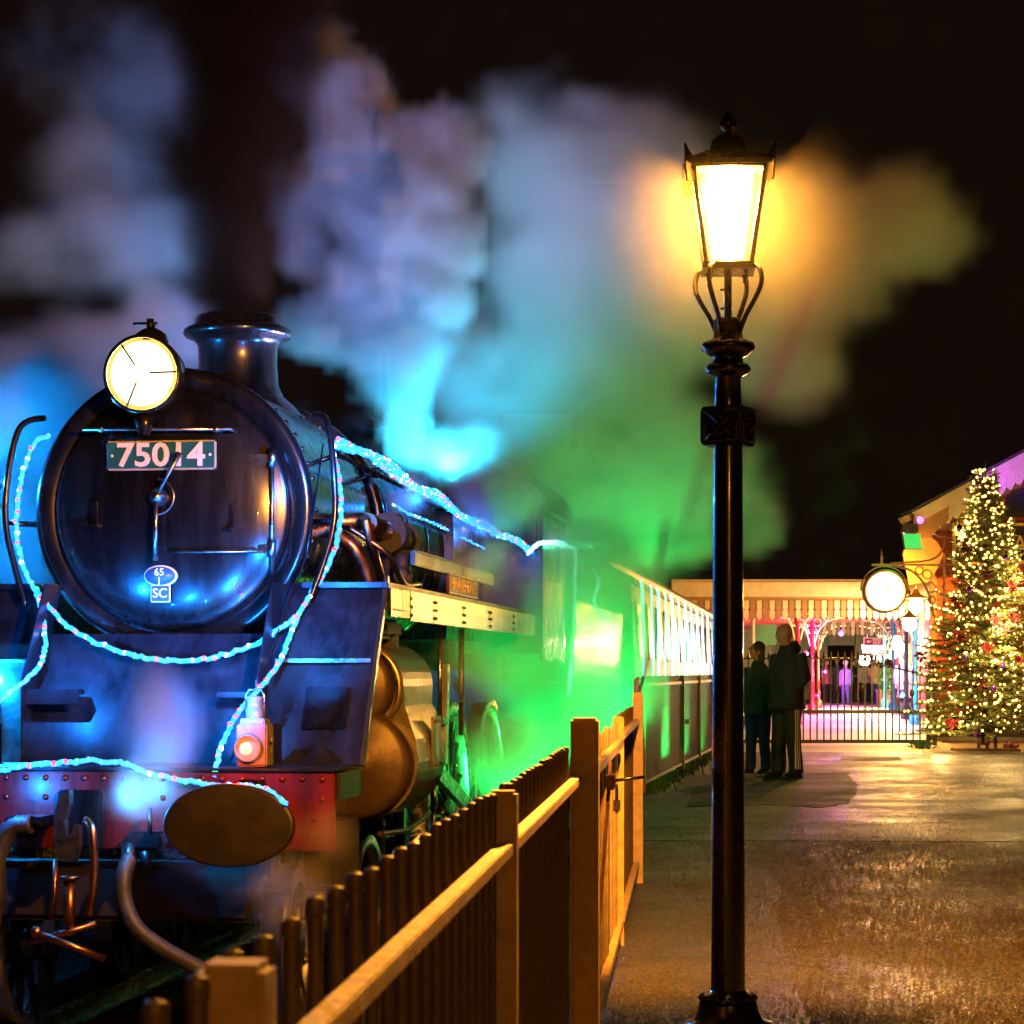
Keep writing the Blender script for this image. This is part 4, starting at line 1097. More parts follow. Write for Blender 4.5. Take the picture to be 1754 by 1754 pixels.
# shop sign
a, b = SB(1630, 896), SB(1880, 966)
sg = thing('shop_sign', 'wide black name board in a gold frame above the Christmas tree', 'sign', (Xo, BY, 0))
cx_, cz_ = (a.x + b.x) / 2, (a.z + b.z) / 2
MB().bbox((cx_, -.06, cz_), (b.x - a.x, .05, a.z - b.z), .008).obj('frame', 'gold_paint', sg)
MB().bbox((cx_, -.085, cz_), (b.x - a.x - .12, .03, a.z - b.z - .12), .004).obj('board', 'sign_dark', sg)
text_mesh('lettering', 'TEA ROOM', .42, 'gold_paint', sg, (SB(1742, 930).x + .45, -.105, cz_ - .02), sx=.9, ext=.006)
e = SB(1643, 952); MB().tube(smooth_path([(e.x + .03, -.105, e.z + .04), (e.x - .03, -.105, e.z + .035), (e.x - .04, -.105, e.z - .02), (e.x, -.105, e.z - .04), (e.x + .03, -.105, e.z), (e.x, -.105, e.z + .01)], 5), .007, 6).obj('flourish', 'gold_paint', sg)
MB().tube(smooth_path([SB(1593, 915, -.3), SB(1604, 920, -.2), SB(1630, 922, -.06)], 6), .008, 6).obj('sign_cable', 'cream_paint', sb_)
# floodlights
fg = thing('floodlight', 'square floodlight with green face hanging at the station eaves', 'floodlight', tuple(P(1558, 915, 39.3)))
MB().bbox((0, 0, .1), (.28, .2, .17), .02).obj('housing', 'iron', fg)
MB().add([(-.13, -.1, 0), (.17, -.1, .0), (.22, -.02, -.26), (-.08, -.02, -.26)], [(0, 1, 2, 3)]).obj('lit_face', 'flood_green', fg)
MB().prism([(-.14, .0), (.18, .0), (.23, -.27), (-.09, -.27)], .0, .06).obj('reflector_box', 'iron', fg)
MB().cyl((0, .05, .1), (.1, .6, .2), .02).obj('arm', 'iron', fg)
lamp('floodlight_light', (-.05, -.3, -.25), 30, (.03, 1, .1), .06, fg, spot=110, aim=(-3.2, -2.5, -3.2))
fp = thing('floodlight', 'round purple spotlight under the end of the station bargeboard', 'floodlight', tuple(P(1576, 891, 39.4)))
MB().lathe([(.07, .1), (.08, -.04), (.072, -.045), (.07, -.02)], 20, 'y').obj('housing', 'iron', fp)
MB().lathe([(.07, -.03), (.03, -.045), (0, -.048)], 20, 'y').obj('lens', 'flood_purple', fp)
lamp('spotlight_light', (.25, -.75, .1), 420, (.42, .02, 1), .04, fp, spot=62, aim=(3.4, .35, 1.75), blend=.8)

# ================================================================== STATION CLOCK
ck = thing('station_clock', 'round glowing platform clock on scrolled orange wall bracket', 'clock', tuple(P(1515, 1013, 39.2)))
cr = 33 / F * 39.2
MB().lathe([(cr, -.1), (cr + .03, -.11), (cr + .045, -.09), (cr + .045, .09), (cr + .03, .11), (cr, .1)], 48, 'y').obj('case', 'tan_paint', ck)
for s in (-1, 1): MB().lathe([(cr, s * .09), (cr * .5, s * .1), (0, s * .104)], 48, 'y').obj('dial', 'clock_glass', ck)
h = MB()
for k in range(12):
    a = k * math.tau / 12; d = Vector((math.sin(a), 0, math.cos(a))); h.cyl(d * cr * .82 + Vector((0, -.112, 0)), d * cr * .92 + Vector((0, -.108, 0)), .008, n=5)
h.cyl((0, -.118, 0), (.10, -.118, .08), .009, n=5); h.cyl((0, -.12, 0), (-.03, -.12, .22), .006, n=5)
h.obj('hands', 'iron', ck)
MB().tube([(cr * 1.22 * math.cos(R(a)), 0, cr * 1.22 * math.sin(R(a)) + .03) for a in range(-10, 191, 12)], .014, 6).obj('hoop', 'tan_paint', ck)
wx = Xo - ck.location.x
br = MB(); zt = cr + .13
br.box(((wx - .1) / 2, .02, zt), (wx + .35, .05, .035)); br.box((wx - .02, .02, zt - .55), (.04, .05, 1.5))
br.tube(smooth_path([(.18, .02, zt - .02), (.5, .02, zt - .12), (.75, .02, zt - .42), (.86, .02, zt - .85), (wx - .02, .02, zt - 1.25)], 6), .02, 6)
for x, zz, r in ((.62, -.1, .07), (.76, -.17, .08), (.82, -.4, .085), (.84, -.62, .06)):
    br.tube([(x + r * math.cos(R(a)), .02, zt + zz + r * math.sin(R(a))) for a in range(0, 361, 24)], .013, 5)
br.tube(smooth_path([(wx - .02, .02, zt + .52), (wx - .06, .02, zt + .25), (wx - .3, .02, zt + .08), (.1, .02, zt + .03)], 6), .018, 6)
br.lathe([(.03, 0), (.02, .05), (.028, .1), (.012, .16), (.018, .2), (0, .26)], 10, 'z', (-.05, .02, zt + .02))
br.obj('wall_bracket', 'tan_paint', ck)
lamp('clock_light', (0, 0, 0), 850, (1, .38, .04), .1, ck)

# ================================================================== PLATFORM CANOPY
CYn = 51.0


def board(m):
    w_, h_ = .118, .36
    return MB().prism([(-w_ / 2, .1), (w_ / 2, .1), (w_ / 2, -.08), (w_ / 2 - .03, -.11), (w_ / 2, -.14), (w_ / 2, -h_ + .08), (0, -h_), (-w_ / 2, -h_ + .08), (-w_ / 2, -.14), (-w_ / 2 + .03, -.11), (-w_ / 2, -.08)], -.012, .012).mesh('valance_board', m)


bdA, bdB = board('cream_paint'), board('tan_paint')
cn = thing('platform_canopy', 'platform canopy with cream and tan pointed valance boards over the gate', 'canopy', (0, CYn, 0))


def CN(px, py, dy=0): q = P(px, py, CYn); return Vector((q.x, dy, q.z))


a, b = CN(1150, 997), CN(1600, 1022); zc = CN(0, 1027).z
MB().bbox(((a.x + b.x) / 2, 0, (a.z + b.z) / 2), (b.x - a.x, .12, a.z - b.z), .01).obj('fascia', 'cream_paint', cn)
MB().bbox(((a.x + b.x) / 2, .05, zc - .06), (b.x - a.x, .1, .3), .01).obj('beam', 'tan_paint', cn)
n_ = int((b.x - a.x) / .149)
for i in range(n_): link('valance_board', bdA if i % 2 else bdB, cn, (a.x + .08 + i * .149, -.03, zc - .12))
zr = CN(0, 1000).z
MB().add([(a.x, 0, zr + .02), (b.x, 0, zr + .02), (b.x + 6.2, 45, zr + .02), (a.x + 6.2, 45, zr + .02), (a.x, 0, zr + .1), (b.x, 0, zr + .1), (b.x + 6.2, 45, zr + .1), (a.x + 6.2, 45, zr + .1)], [(0, 1, 2, 3), (4, 7, 6, 5), (0, 4, 5, 1), (1, 5, 6, 2), (2, 6, 7, 3), (3, 7, 4, 0)]).obj('roof_slab', 'ceiling_white', cn)
for k in range(7):                                       # rafters seen from below
    y = 4 + k * 6; q0 = a.x + .1376 * y
    MB().box((q0 + (b.x - a.x) / 2, y, zr - .14), (b.x - a.x, .16, .28)).obj('rafter', 'ceiling_red', cn)
# inner valance beyond
for i in range(22): link('valance_board', bdA if i % 2 else bdB, cn, (P(1400, 0, 70).x + .08 + i * .149, 19, zc - .18))


def column(px, Y, m, h, group=None):
    q = P(px, 1150, Y); c = MB()
    c.lathe([(.14, 0), (.14, .25), (.09, .3), (.075, .36), (.065, .9), (.09, .94), (.06, 1.0), (.055, h - .5), (.09, h - .46), (.06, h - .4), (.06, h)], 16, 'z', (q.x, Y - CYn, 0))
    o = c.obj('column', m, cn)
    br_ = MB()
    for s in (-1, 1):
        br_.tube(smooth_path([(q.x + s * .06, Y - CYn, h - .9), (q.x + s * .2, Y - CYn, h - .45), (q.x + s * .5, Y - CYn, h - .16), (q.x + s * .95, Y - CYn, h - .08)], 6), .025, 6)
        for dx, dz, r in ((.15, -.22, .11), (.4, -.1, .07), (.09, -.48, .06)):
            br_.tube([(q.x + s * dx + r * math.cos(R(t)), Y - CYn, h + dz + r * math.sin(R(t))) for t in range(0, 361, 30)], .016, 5)
    br_.obj('spandrel_bracket', 'cream_paint', o)
    return o


hcol = zc - .02
for px, Y in ((1366, 52), (1391, 64), (1401, 75), (1399, 88)): column(px, Y, 'column_red', hcol)
for px, Y in ((1568, 52), (1552, 58), (1530, 67), (1516, 76), (1500, 88)): column(px, Y, 'column_blue', hcol)
MB().bbox((P(1310, 1100, 53).x, 2, CN(0, 1085).z), (.55, .1, .5), .01).obj('notice_board', 'sign_green', cn)
MB().cyl((P(1290, 0, 52).x, 1, 0), (P(1290, 0, 52).x, 1, hcol), .045, n=10).obj('downpipe', 'cream_paint', cn)
MB().box((1.0, 20, 1.5), (1.9, 44, 3.0)).obj('side_wall', 'brick_red', cn, (P(1578, 0, 52).x - .0, -1, 0)).rotation_euler = (0, 0, -TH)
# far end of the canopy: cream wall with a lit doorway
fw = P(1452, 1150, 98); MB().box((fw.x - 3.2, 47, 1.6), (4.6, .2, 3.2)).box((fw.x + 2.6, 47, 1.6), (4.6, .2, 3.2)).box((fw.x - .3, 47, 2.8), (1.3, .2, .8)).obj('end_wall', 'cream_paint', cn)
for dx in (-2.6, -1.6, 1.2, 2.2): MB().bbox((fw.x + dx, 46.88, 1.7), (.6, .06, 1.1), .01).obj('end_window', 'coach_glass', cn)
# hanging signs
def hang_sign(label, px, py, w_, h_, Y, m, txt, ts, tx=.0, loc_px=None):
    q = P(px, py, Y); t = thing('hanging_sign', label, 'sign', (q.x, q.y, q.z), 0, 'signs hanging under the canopy')
    MB().bbox((0, 0, 0), (w_ + .05, .04, h_ + .05), .006).obj('border', 'sign_white', t)
    MB().bbox((0, -.015, 0), (w_, .03, h_), .004).obj('panel', m, t)
    MB().cyl((-w_ * .35, 0, h_ / 2), (-w_ * .35, 0, h_ / 2 + .25), .01).cyl((w_ * .35, 0, h_ / 2), (w_ * .35, 0, h_ / 2 + .25), .01).obj('hangers', 'iron', t)
    for s_, dx, dz in txt: text_mesh('lettering', s_, ts, 'sign_white', t, (dx, -.034, dz), ext=.003, bold=.004)
    return t
t = hang_sign('purple hanging sign with pointing hand reading WAY OUT', 1496, 1099, .48, .17, 60, 'sign_purple', [('WAY', .09, .042), ('OUT', .09, -.045)], .1)
MB().bbox((-.14, -.034, 0), (.09, .012, .06), .01).box((-.07, -.034, .012), (.08, .01, .018)).obj('pointing_hand', 'sign_white', t)
hang_sign('blue hanging sign reading TOILETS just below the WAY OUT board', 1493, 1108, .5, .1, 62, 'sign_blue', [('TOILETS', 0, 0)], .1)
hang_sign('brown hanging sign reading SHOP', 1491, 1114, .4, .1, 64, 'sign_brown', [('SHOP', 0, 0)], .12)
hang_sign('green hanging sign reading CAFE, lowest of the stack', 1508, 1117, .5, .14, 66, 'sign_green', [('CAFÉ', 0, 0)], .14)


# lamps under the canopy: shade, globe, light
def canopy_lamp(label, px, py, Y, power, color=(1, .68, .3), r=.13, shade=True):
    q = P(px, py, Y); t = thing('canopy_lamp', label, 'lamp', tuple(q), 0, 'lamps under the canopy')
    if shade: MB().lathe([(.03, .32), (.05, .26), (.09, .2), (.24, .14), (.25, .12), (.2, .125), (.08, .18)], 24).obj('shade', 'tan_paint', t)
    MB().lathe([(r * .7, r * .9), (r, .02), (r * .95, -r * .6), (r * .55, -r * 1.0), (0, -r * 1.1)], 20).obj('globe', 'shade_glass', t)
    MB().cyl((0, 0, .3), (0, 0, .75), .018).obj('drop_rod', 'iron', t)
    if power: lamp('canopy_light', (0, 0, 0), power, color, r * .6, t)
    return t


canopy_lamp('white globe lamp nearest the clock, right under its bracket', 1569, 1036, 43, 1300, color=(1, .38, .04), r=.14)
canopy_lamp('white globe lamp just behind and below the one by the clock', 1558, 1068, 50, 800, r=.16)
canopy_lamp('glaring lamp over the right hand blue columns', 1541, 1102, 61, 1800, r=.22)
canopy_lamp('glaring lamp low over the cafe doorway', 1528, 1118, 74, 2000, r=.2)
canopy_lamp('glaring lamp among the visitors beneath the WAY OUT sign', 1481, 1130, 72, 1900, r=.18)
canopy_lamp('small lamp at the far end of the canopy', 1503, 1128, 95, 0, r=.18)
for lab, px, py, Y, c_, pw in (('pink', 1380, 1120, 60, (1, .08, .35), 500), ('violet', 1440, 1085, 63, (.45, .06, 1), 900), ('crimson', 1400, 1190, 58, (1, .03, .12), 350), ('blue', 1545, 1190, 52, (.05, .35, 1), 260), ('magenta', 1412, 1150, 80, (1, .1, .7), 600)):
    q = P(px, py, Y); t = thing('colour_lamp', 'small %s coloured lamp among the canopy columns' % lab, 'lamp', tuple(q), 0, 'coloured lamps under the canopy')
    mm = mat('glow_' + lab, c_, .4, emit=c_, estr=5)
    MB().ball((0, 0, 0), .07, 10, 7).obj('bulb', 'glow_' + lab, t); MB().lathe([(.03, .12), (.075, .06), (.08, .0)], 14).obj('cap', 'iron', t)
    lamp('colour_light', (0, -.12, -.02), pw, c_, .06, t)
# planters
for lab, px, py, sc_ in (('larger', 1518, 1212, 1.2), ('smaller', 1535, 1216, .85)):
    q = G(px, py); t = thing('planter', 'the %s dark planter with a leafy shrub under the canopy' % lab, 'planter', (q.x, q.y, 0))
    MB().box((0, 0, .25 * sc_), (.5 * sc_, .5 * sc_, .5 * sc_)).bbox((0, 0, .5 * sc_), (.55 * sc_, .55 * sc_, .06), .01).obj('tub', 'wood_dark', t)
    lf = MB()
    for i in range(260):
        d = Vector((random.gauss(0, 1), random.gauss(0, 1), random.gauss(0, 1))).normalized() * random.random() ** .4
        c = Vector((d.x * .32, d.y * .32, .85 + d.z * .35)) * sc_; e = Vector((random.gauss(0, 1), random.gauss(0, 1), random.gauss(0, 1))).normalized() * .07; f2 = e.orthogonal().normalized() * .03
        lf.add([c - e, c + f2, c + e, c - f2], [(0, 1, 2, 3)])
    tag(lf.obj('foliage', 'leaf', t), kind='stuff')

# ================================================================== IRON GATE
GY = F * HC / (1277 - HY)
gt = thing('iron_gate', 'black wrought iron double gate with spear tips across the platform', 'gate', (0, GY, 0))


def GT(px, py): return P(px, py, GY)


spear = lambda ht: MB().box((0, 0, (.09 + ht) / 2), (.024, .024, ht - .09)).lathe([(.012, ht - .02), (.03, ht + .01), (.022, ht + .03), (.008, ht + .1), (0, ht + .12)], 6).mesh('bar', 'iron')
cache = {}
px = 1235
while px < 1578:
    # left leaf level, right leaf sweeping down to its hanging stile
    if px < 1470: yt = 1127
    else: yt = 1127 + 26 * min(1, ((px - 1470) / 90)) ** 1.2
    ht = round(GT(px, yt).z, 2)
    if ht not in cache: cache[ht] = spear(ht)
    link('bar', cache[ht], gt, (GT(px, 0).x, 0, 0)); px += 11.75
x0, x1 = GT(1228, 0).x, GT(1592, 0).x
for py, hh in ((1219, .06), (1270, .06)): MB().bbox(((x0 + x1) / 2, 0, GT(0, py).z), (x1 - x0, .04, hh), .006).obj('rail', 'iron', gt)
MB().tube([GT(1228, 1128) - Vector((0, GY, 0)), GT(1470, 1128) - Vector((0, GY, 0))], .014, 6).tube([q - Vector((0, GY, 0)) for q in (GT(1470, 1128), GT(1520, 1142), GT(1560, 1150), GT(1592, 1156))], .014, 6).obj('top_rail', 'iron', gt)
for px, zt in ((1590, 1.2), (1601, 1.35)): MB().bbox((GT(px, 0).x, .0, zt / 2), (.07, .07, zt), .008).obj('gate_post', 'iron', gt)
for px, py in ((1477, 1176), (1562, 1187)):
    q = GT(px, py); MB().ball((q.x, -.03, q.z), .045, 8, 6, sc_=(1, .5, 1.6)).obj('scroll_boss', 'iron', gt)
kb = MB().bbox((GT(1580, 0).x, .6, .2), (.35, .35, .42), .01); tag(kb.obj('stone_block', 'concrete'), 'low pale stone block at the right end of the iron gate', 'block')

# ================================================================== CHRISTMAS TREE
tq = G(1688, 1287)
ct = thing('christmas_tree', 'tall fir Christmas tree beside the brick wall', 'tree', (tq.x, tq.y, 0))
H = P(0, 772, tq.y).z
trk_ = MB(); trk_.tube([(0, 0, .1), (.01, 0, H * .5), (0, .01, H * .88), (0, 0, H)], [.07, .045, .016, .005], 10); trk_.obj('trunk', 'bark', ct)
brm = MB(); nd = MB(); bulbs = []; tips = []
rnd = random.Random(3)


def needles(p0, p1, dens, ln_):
    d = p1 - p0; L_ = d.length
    if L_ < 1e-4: return
    dn = d.normalized(); k = max(2, int(L_ * dens)); o = dn.orthogonal().normalized(); o2 = dn.cross(o)
    for i in range(k):
        c = p0 + d * rnd.random(); a = rnd.random() * math.tau
        s = (o * math.cos(a) + o2 * math.sin(a)); tip = c + (s * .75 + dn * .7).normalized() * ln_ * rnd.uniform(.7, 1.2); wv = s.cross(dn) * .008
        nd.add([c - wv, c + wv, tip], [(0, 1, 2)])


z = .38
while z < H - .5:
    f = (z - .3) / (H - .5); rad = 1.3 * (1 - f) ** .95 + .05
    nbr = int(7 + 6 * (1 - f))
    for i in range(nbr):
        a = i * math.tau / nbr + rnd.uniform(-.25, .25) + z * 3; r_ = rad * rnd.uniform(.72, 1.12); d = Vector((math.cos(a), math.sin(a), 0))
        droop = .16 * (1 - f) + .02; b0 = Vector((0, 0, z + rnd.uniform(-.05, .05)))
        path = [b0, b0 + d * r_ * .35 + Vector((0, 0, .05)), b0 + d * r_ * .7 + Vector((0, 0, .03 - droop * .5)), b0 + d * r_ + Vector((0, 0, .10 - droop + .15 * f))]
        path = smooth_path(path, 4)
        brm.tube(path, [.014 * (1 - k / len(path)) + .003 for k in range(len(path))], 4)
        for k in range(len(path) - 1):
            if k > 1: needles(path[k], path[k + 1], 110, .05)
            if k >= 2:
                for s in (-1, 1):
                    side = Vector((-d.y, d.x, 0)) * s; tw = path[k] + (d * .55 + side * .8 + Vector((0, 0, rnd.uniform(-.12, .2)))).normalized() * rnd.uniform(.12, .26) * (1.1 - f * .5) * (1.15 - k / len(path) * .6)
                    brm.tube([path[k], tw], [.005, .002], 3); needles(path[k], tw, 105, .05)
                    if rnd.random() < .13: bulbs.append(tw.lerp(path[k], .3) + Vector((0, 0, .03)))
        tips.append((path[-1], d, f))
        if rnd.random() < .6: bulbs.append(path[-2] + Vector((0, 0, .02)))
        if rnd.random() < .3: bulbs.append(path[len(path) // 2] + Vector((0, 0, .04)))
    z += .145 - .03 * f
for i in range(6):                                       # the bare leader's top twigs
    a = i * math.tau / 6; q0 = Vector((0, 0, H - .62)); q1 = q0 + Vector((math.cos(a) * .2, math.sin(a) * .2, .3)); brm.tube([q0, q0.lerp(q1, .5) + Vector((math.cos(a) * .04, math.sin(a) * .04, -.03)), q1], [.008, .006, .003], 4); needles(q0, q1, 80, .03)
needles(Vector((0, 0, H - .7)), Vector((0, 0, H - .1)), 60, .03)
brm.obj('branches', 'bark', ct); tag(nd.obj('needles', 'needle', ct), kind='stuff')
st_ = MB(); st_.bbox((0, 0, .02), (1.0, .5, .05), .01)
for dx in (-.13, .0, .13): st_.bbox((dx, -.12, .2), (.05, .05, .36), .006)
st_.obj('stand', 'wood_dark', ct)
sl = thing('tree_lights', 'warm white fairy lights wound round the Christmas tree', 'string lights', (tq.x, tq.y, 0))
bl = MB()
for z in (.62, .55, .48): bulbs.append(Vector((0, -.02, H - z)))
for q in bulbs: bl.ball(q, rnd.choice((.015, .018, .022)), 6, 4)
tag(bl.obj('bulbs', 'white_bulb_warm', sl), kind='stuff')
for k in range(5):
    a = k * 2.4; f = k / 5; r_ = (1.2 * (1 - f) + .15); lamp('tree_light', (r_ * math.cos(a), r_ * math.sin(a), .55 + f * 3.6), 130, (1, .6, .18), .025, sl)
for k in range(3):
    a = -math.pi / 2 + (k - 1) * .7; f = k / 3; r_ = 1.45 * (1 - f * .8); lamp('tree_light', (r_ * math.cos(a), r_ * math.sin(a) - .12, .5 + f * 3.2), 130, (1, .6, .18), .02, sl)


FLW, BAU = [], []
ORD = ['topmost', 'second from the top', 'third from the top', 'fourth from the top', 'fifth from the top', 'sixth from the top', 'seventh from the top', 'eighth from the top', 'ninth from the top', 'tenth from the top', 'eleventh from the top', 'twelfth from the top', 'third from the bottom', 'second from the bottom', 'lowest']


def ray_on_tree(px, py):                                 # a spot on the camera side of the crown
    for k in range(60):
        q = P(px, py, tq.y - 1.4 + k * .04); f = (q.z - .3) / (H - .5)
        if math.hypot(q.x - tq.x, q.y - tq.y) < 1.0 * (1 - f) ** .92 + .06: return q
    return P(px, py, tq.y - .4)


for px, py in ((1654, 908 + 30), (1687, 982), (1637, 1028), (1702, 1060), (1640, 1087), (1688, 1107), (1734, 1078 - 22), (1574, 1122), (1597, 1138), (1745, 1131), (1678, 1169), (1624, 1171), (1627, 1237), (1729, 1004), (1717, 1075)):
    q = ray_on_tree(px, py); fl = MB()
    for k in range(11):
        a = k * 2.4; r_ = .045 + .035 * (k % 3); d = Vector((math.cos(a), -.35 - .3 * (k % 2), math.sin(a))).normalized(); e = d.orthogonal().normalized()
        c = Vector((0, -.02, 0)) + d * r_; fl.add([c - d * .06, c + e * .04, c + d * .06, c - e * .04], [(0, 1, 2, 3)]); e = d.cross(e); fl.add([c - d * .06, c + e * .035, c + d * .05, c - e * .035], [(0, 1, 2, 3)])
    o = fl.obj('tree_flower', 'ribbon_red'); o.scale = (.85, .85, .85); o.location = q + Vector((0, -.04, 0)); FLW.append(o)
for i, (px, py, m) in enumerate(((1729, 1000, 'bauble_red'), (1672, 1258, 'bauble_purple'), (1642, 900 + 5, 'bauble_purple'), (1700, 1180, 'bauble_purple'), (1650, 1125, 'bauble_purple'), (1720, 955, 'bauble_purple'), (1660, 1010, 'bauble_purple'), (1715, 1140, 'bauble_purple'))):
    q = ray_on_tree(px, py); bb_ = MB().ball((0, 0, 0), .05, 14, 10).cyl((0, 0, .045), (0, 0, .065), .012)
    o = bb_.obj('bauble', m); o.location = q + Vector((0, -.08, 0))
    if m == 'bauble_red': tag(o, 'large shiny red bauble high on the right of the Christmas tree', 'bauble')
    else: BAU.append(o)
for lst, cat, lab, gp in ((FLW, 'flower', 'dark red artificial flower in the Christmas tree, %s', 'red flowers on the Christmas tree'), (BAU, 'bauble', 'shiny purple bauble on the Christmas tree, %s', 'purple baubles on the Christmas tree')):
    lst.sort(key=lambda o: -o.location.z); nm = ORD if len(lst) == 15 else ORD[:len(lst) - 1] + ['lowest']
    for o, w_ in zip(lst, nm): tag(o, lab % w_, cat, gp)
q = G(1735, 1284)
tag(MB().ball((q.x, q.y, .07), .09, 10, 6, sc_=(1.2, 1, .7)).ball((q.x - .1, q.y, .05), .06, 8, 5).obj('fallen_bow', 'ribbon_red'), 'crumpled red bow lying on the ground by the tree stand', 'bow')

# ================================================================== PEOPLE
def remesh(mb, voxel, mats, smooth_it=4, disp=0, seed=0):
    me = mb.mesh('tmp', mats); o = bpy.data.objects.new('tmp', me); col.objects.link(o)
    md = o.modifiers.new('r', 'REMESH'); md.mode = 'VOXEL'; md.voxel_size = voxel
    s = o.modifiers.new('s', 'SMOOTH'); s.iterations = smooth_it; s.factor = .5
    dg = bpy.context.evaluated_depsgraph_get()
    out = bpy.data.meshes.new_from_object(o.evaluated_get(dg))
    bpy.data.objects.remove(o)
    if disp:
        for q in out.vertices:
            f = noise.noise(Vector((q.co.x * 9 + seed, q.co.y * 9, q.co.z * 5))) + .5 * noise.noise(Vector((q.co.x * 20 + seed, q.co.y * 20, q.co.z * 9)))
            q.co += q.normal * disp * f
    out.polygons.foreach_set('use_smooth', [True] * len(out.polygons))
    out.materials.clear()
    for m in (mats if isinstance(mats, list) else [mats]): out.materials.append(MATS[m])
    return out


def stack(mb, secs, n=20):                               # closed loft of level ellipses (x, y, z, rx, ry)
    vs = []; k = len(secs)
    for x, y, z, rx, ry in secs:
        vs += [(x + rx * math.cos(i * math.tau / n), y + ry * math.sin(i * math.tau / n), z) for i in range(n)]
    fs = [(j * n + i, j * n + (i + 1) % n, (j + 1) * n + (i + 1) % n, (j + 1) * n + i) for j in range(k - 1) for i in range(n)] + [list(range(n))[::-1], list(range((k - 1) * n, k * n))]
    return mb.add(vs, fs, 0, True)


def head(mb, c, s=1.0, turn=0, tilt=0):                  # faces -Y before turning
    n, k = 22, 18; vs = []; rz = Matrix.Rotation(turn, 3, 'Z') @ Matrix.Rotation(tilt, 3, 'X')
    for j in range(k + 1):
        a = -math.pi / 2 + math.pi * j / k; zz = math.sin(a)
        for i in range(n):
            t = i * math.tau / n; x, y = math.cos(a) * math.cos(t), math.cos(a) * math.sin(t)
            q = Vector((x * .077, y * .098, zz * .122)); front = max(0, -y)
            if zz < 0: q.x *= 1 - .24 * (-zz); q.y = q.y * (1 - .1 * (-zz)) - (.012 * front * (-zz))
            g = lambda u, v, su, sv: math.exp(-((x - u) / su) ** 2 - ((zz - v) / sv) ** 2) * (1 if y < 0 else 0)
            q.y -= .026 * g(0, -.18, .16, .2) + .012 * g(0, -.02, .14, .2) + .010 * g(0, -.52, .3, .1) + .012 * g(0, -.82, .3, .14) + .006 * g(0, .2, .6, .1)
            q.y += .012 * g(.36, .0, .18, .12) + .012 * g(-.36, .0, .18, .12)
            vs.append(rz @ (q * s) + Vector(c))
    fs = [(j * n + i, j * n + (i + 1) % n, (j + 1) * n + (i + 1) % n, (j + 1) * n + i) for j in range(k) for i in range(n)]
    mb.add(vs, fs, 0, True)
    for sx in (-1, 1):
        mb.ball(Vector(c) + rz @ (Vector((sx * .078, .012, -.008)) * s), .03 * s, 8, 6, sc_=(.45, .75, 1.1))


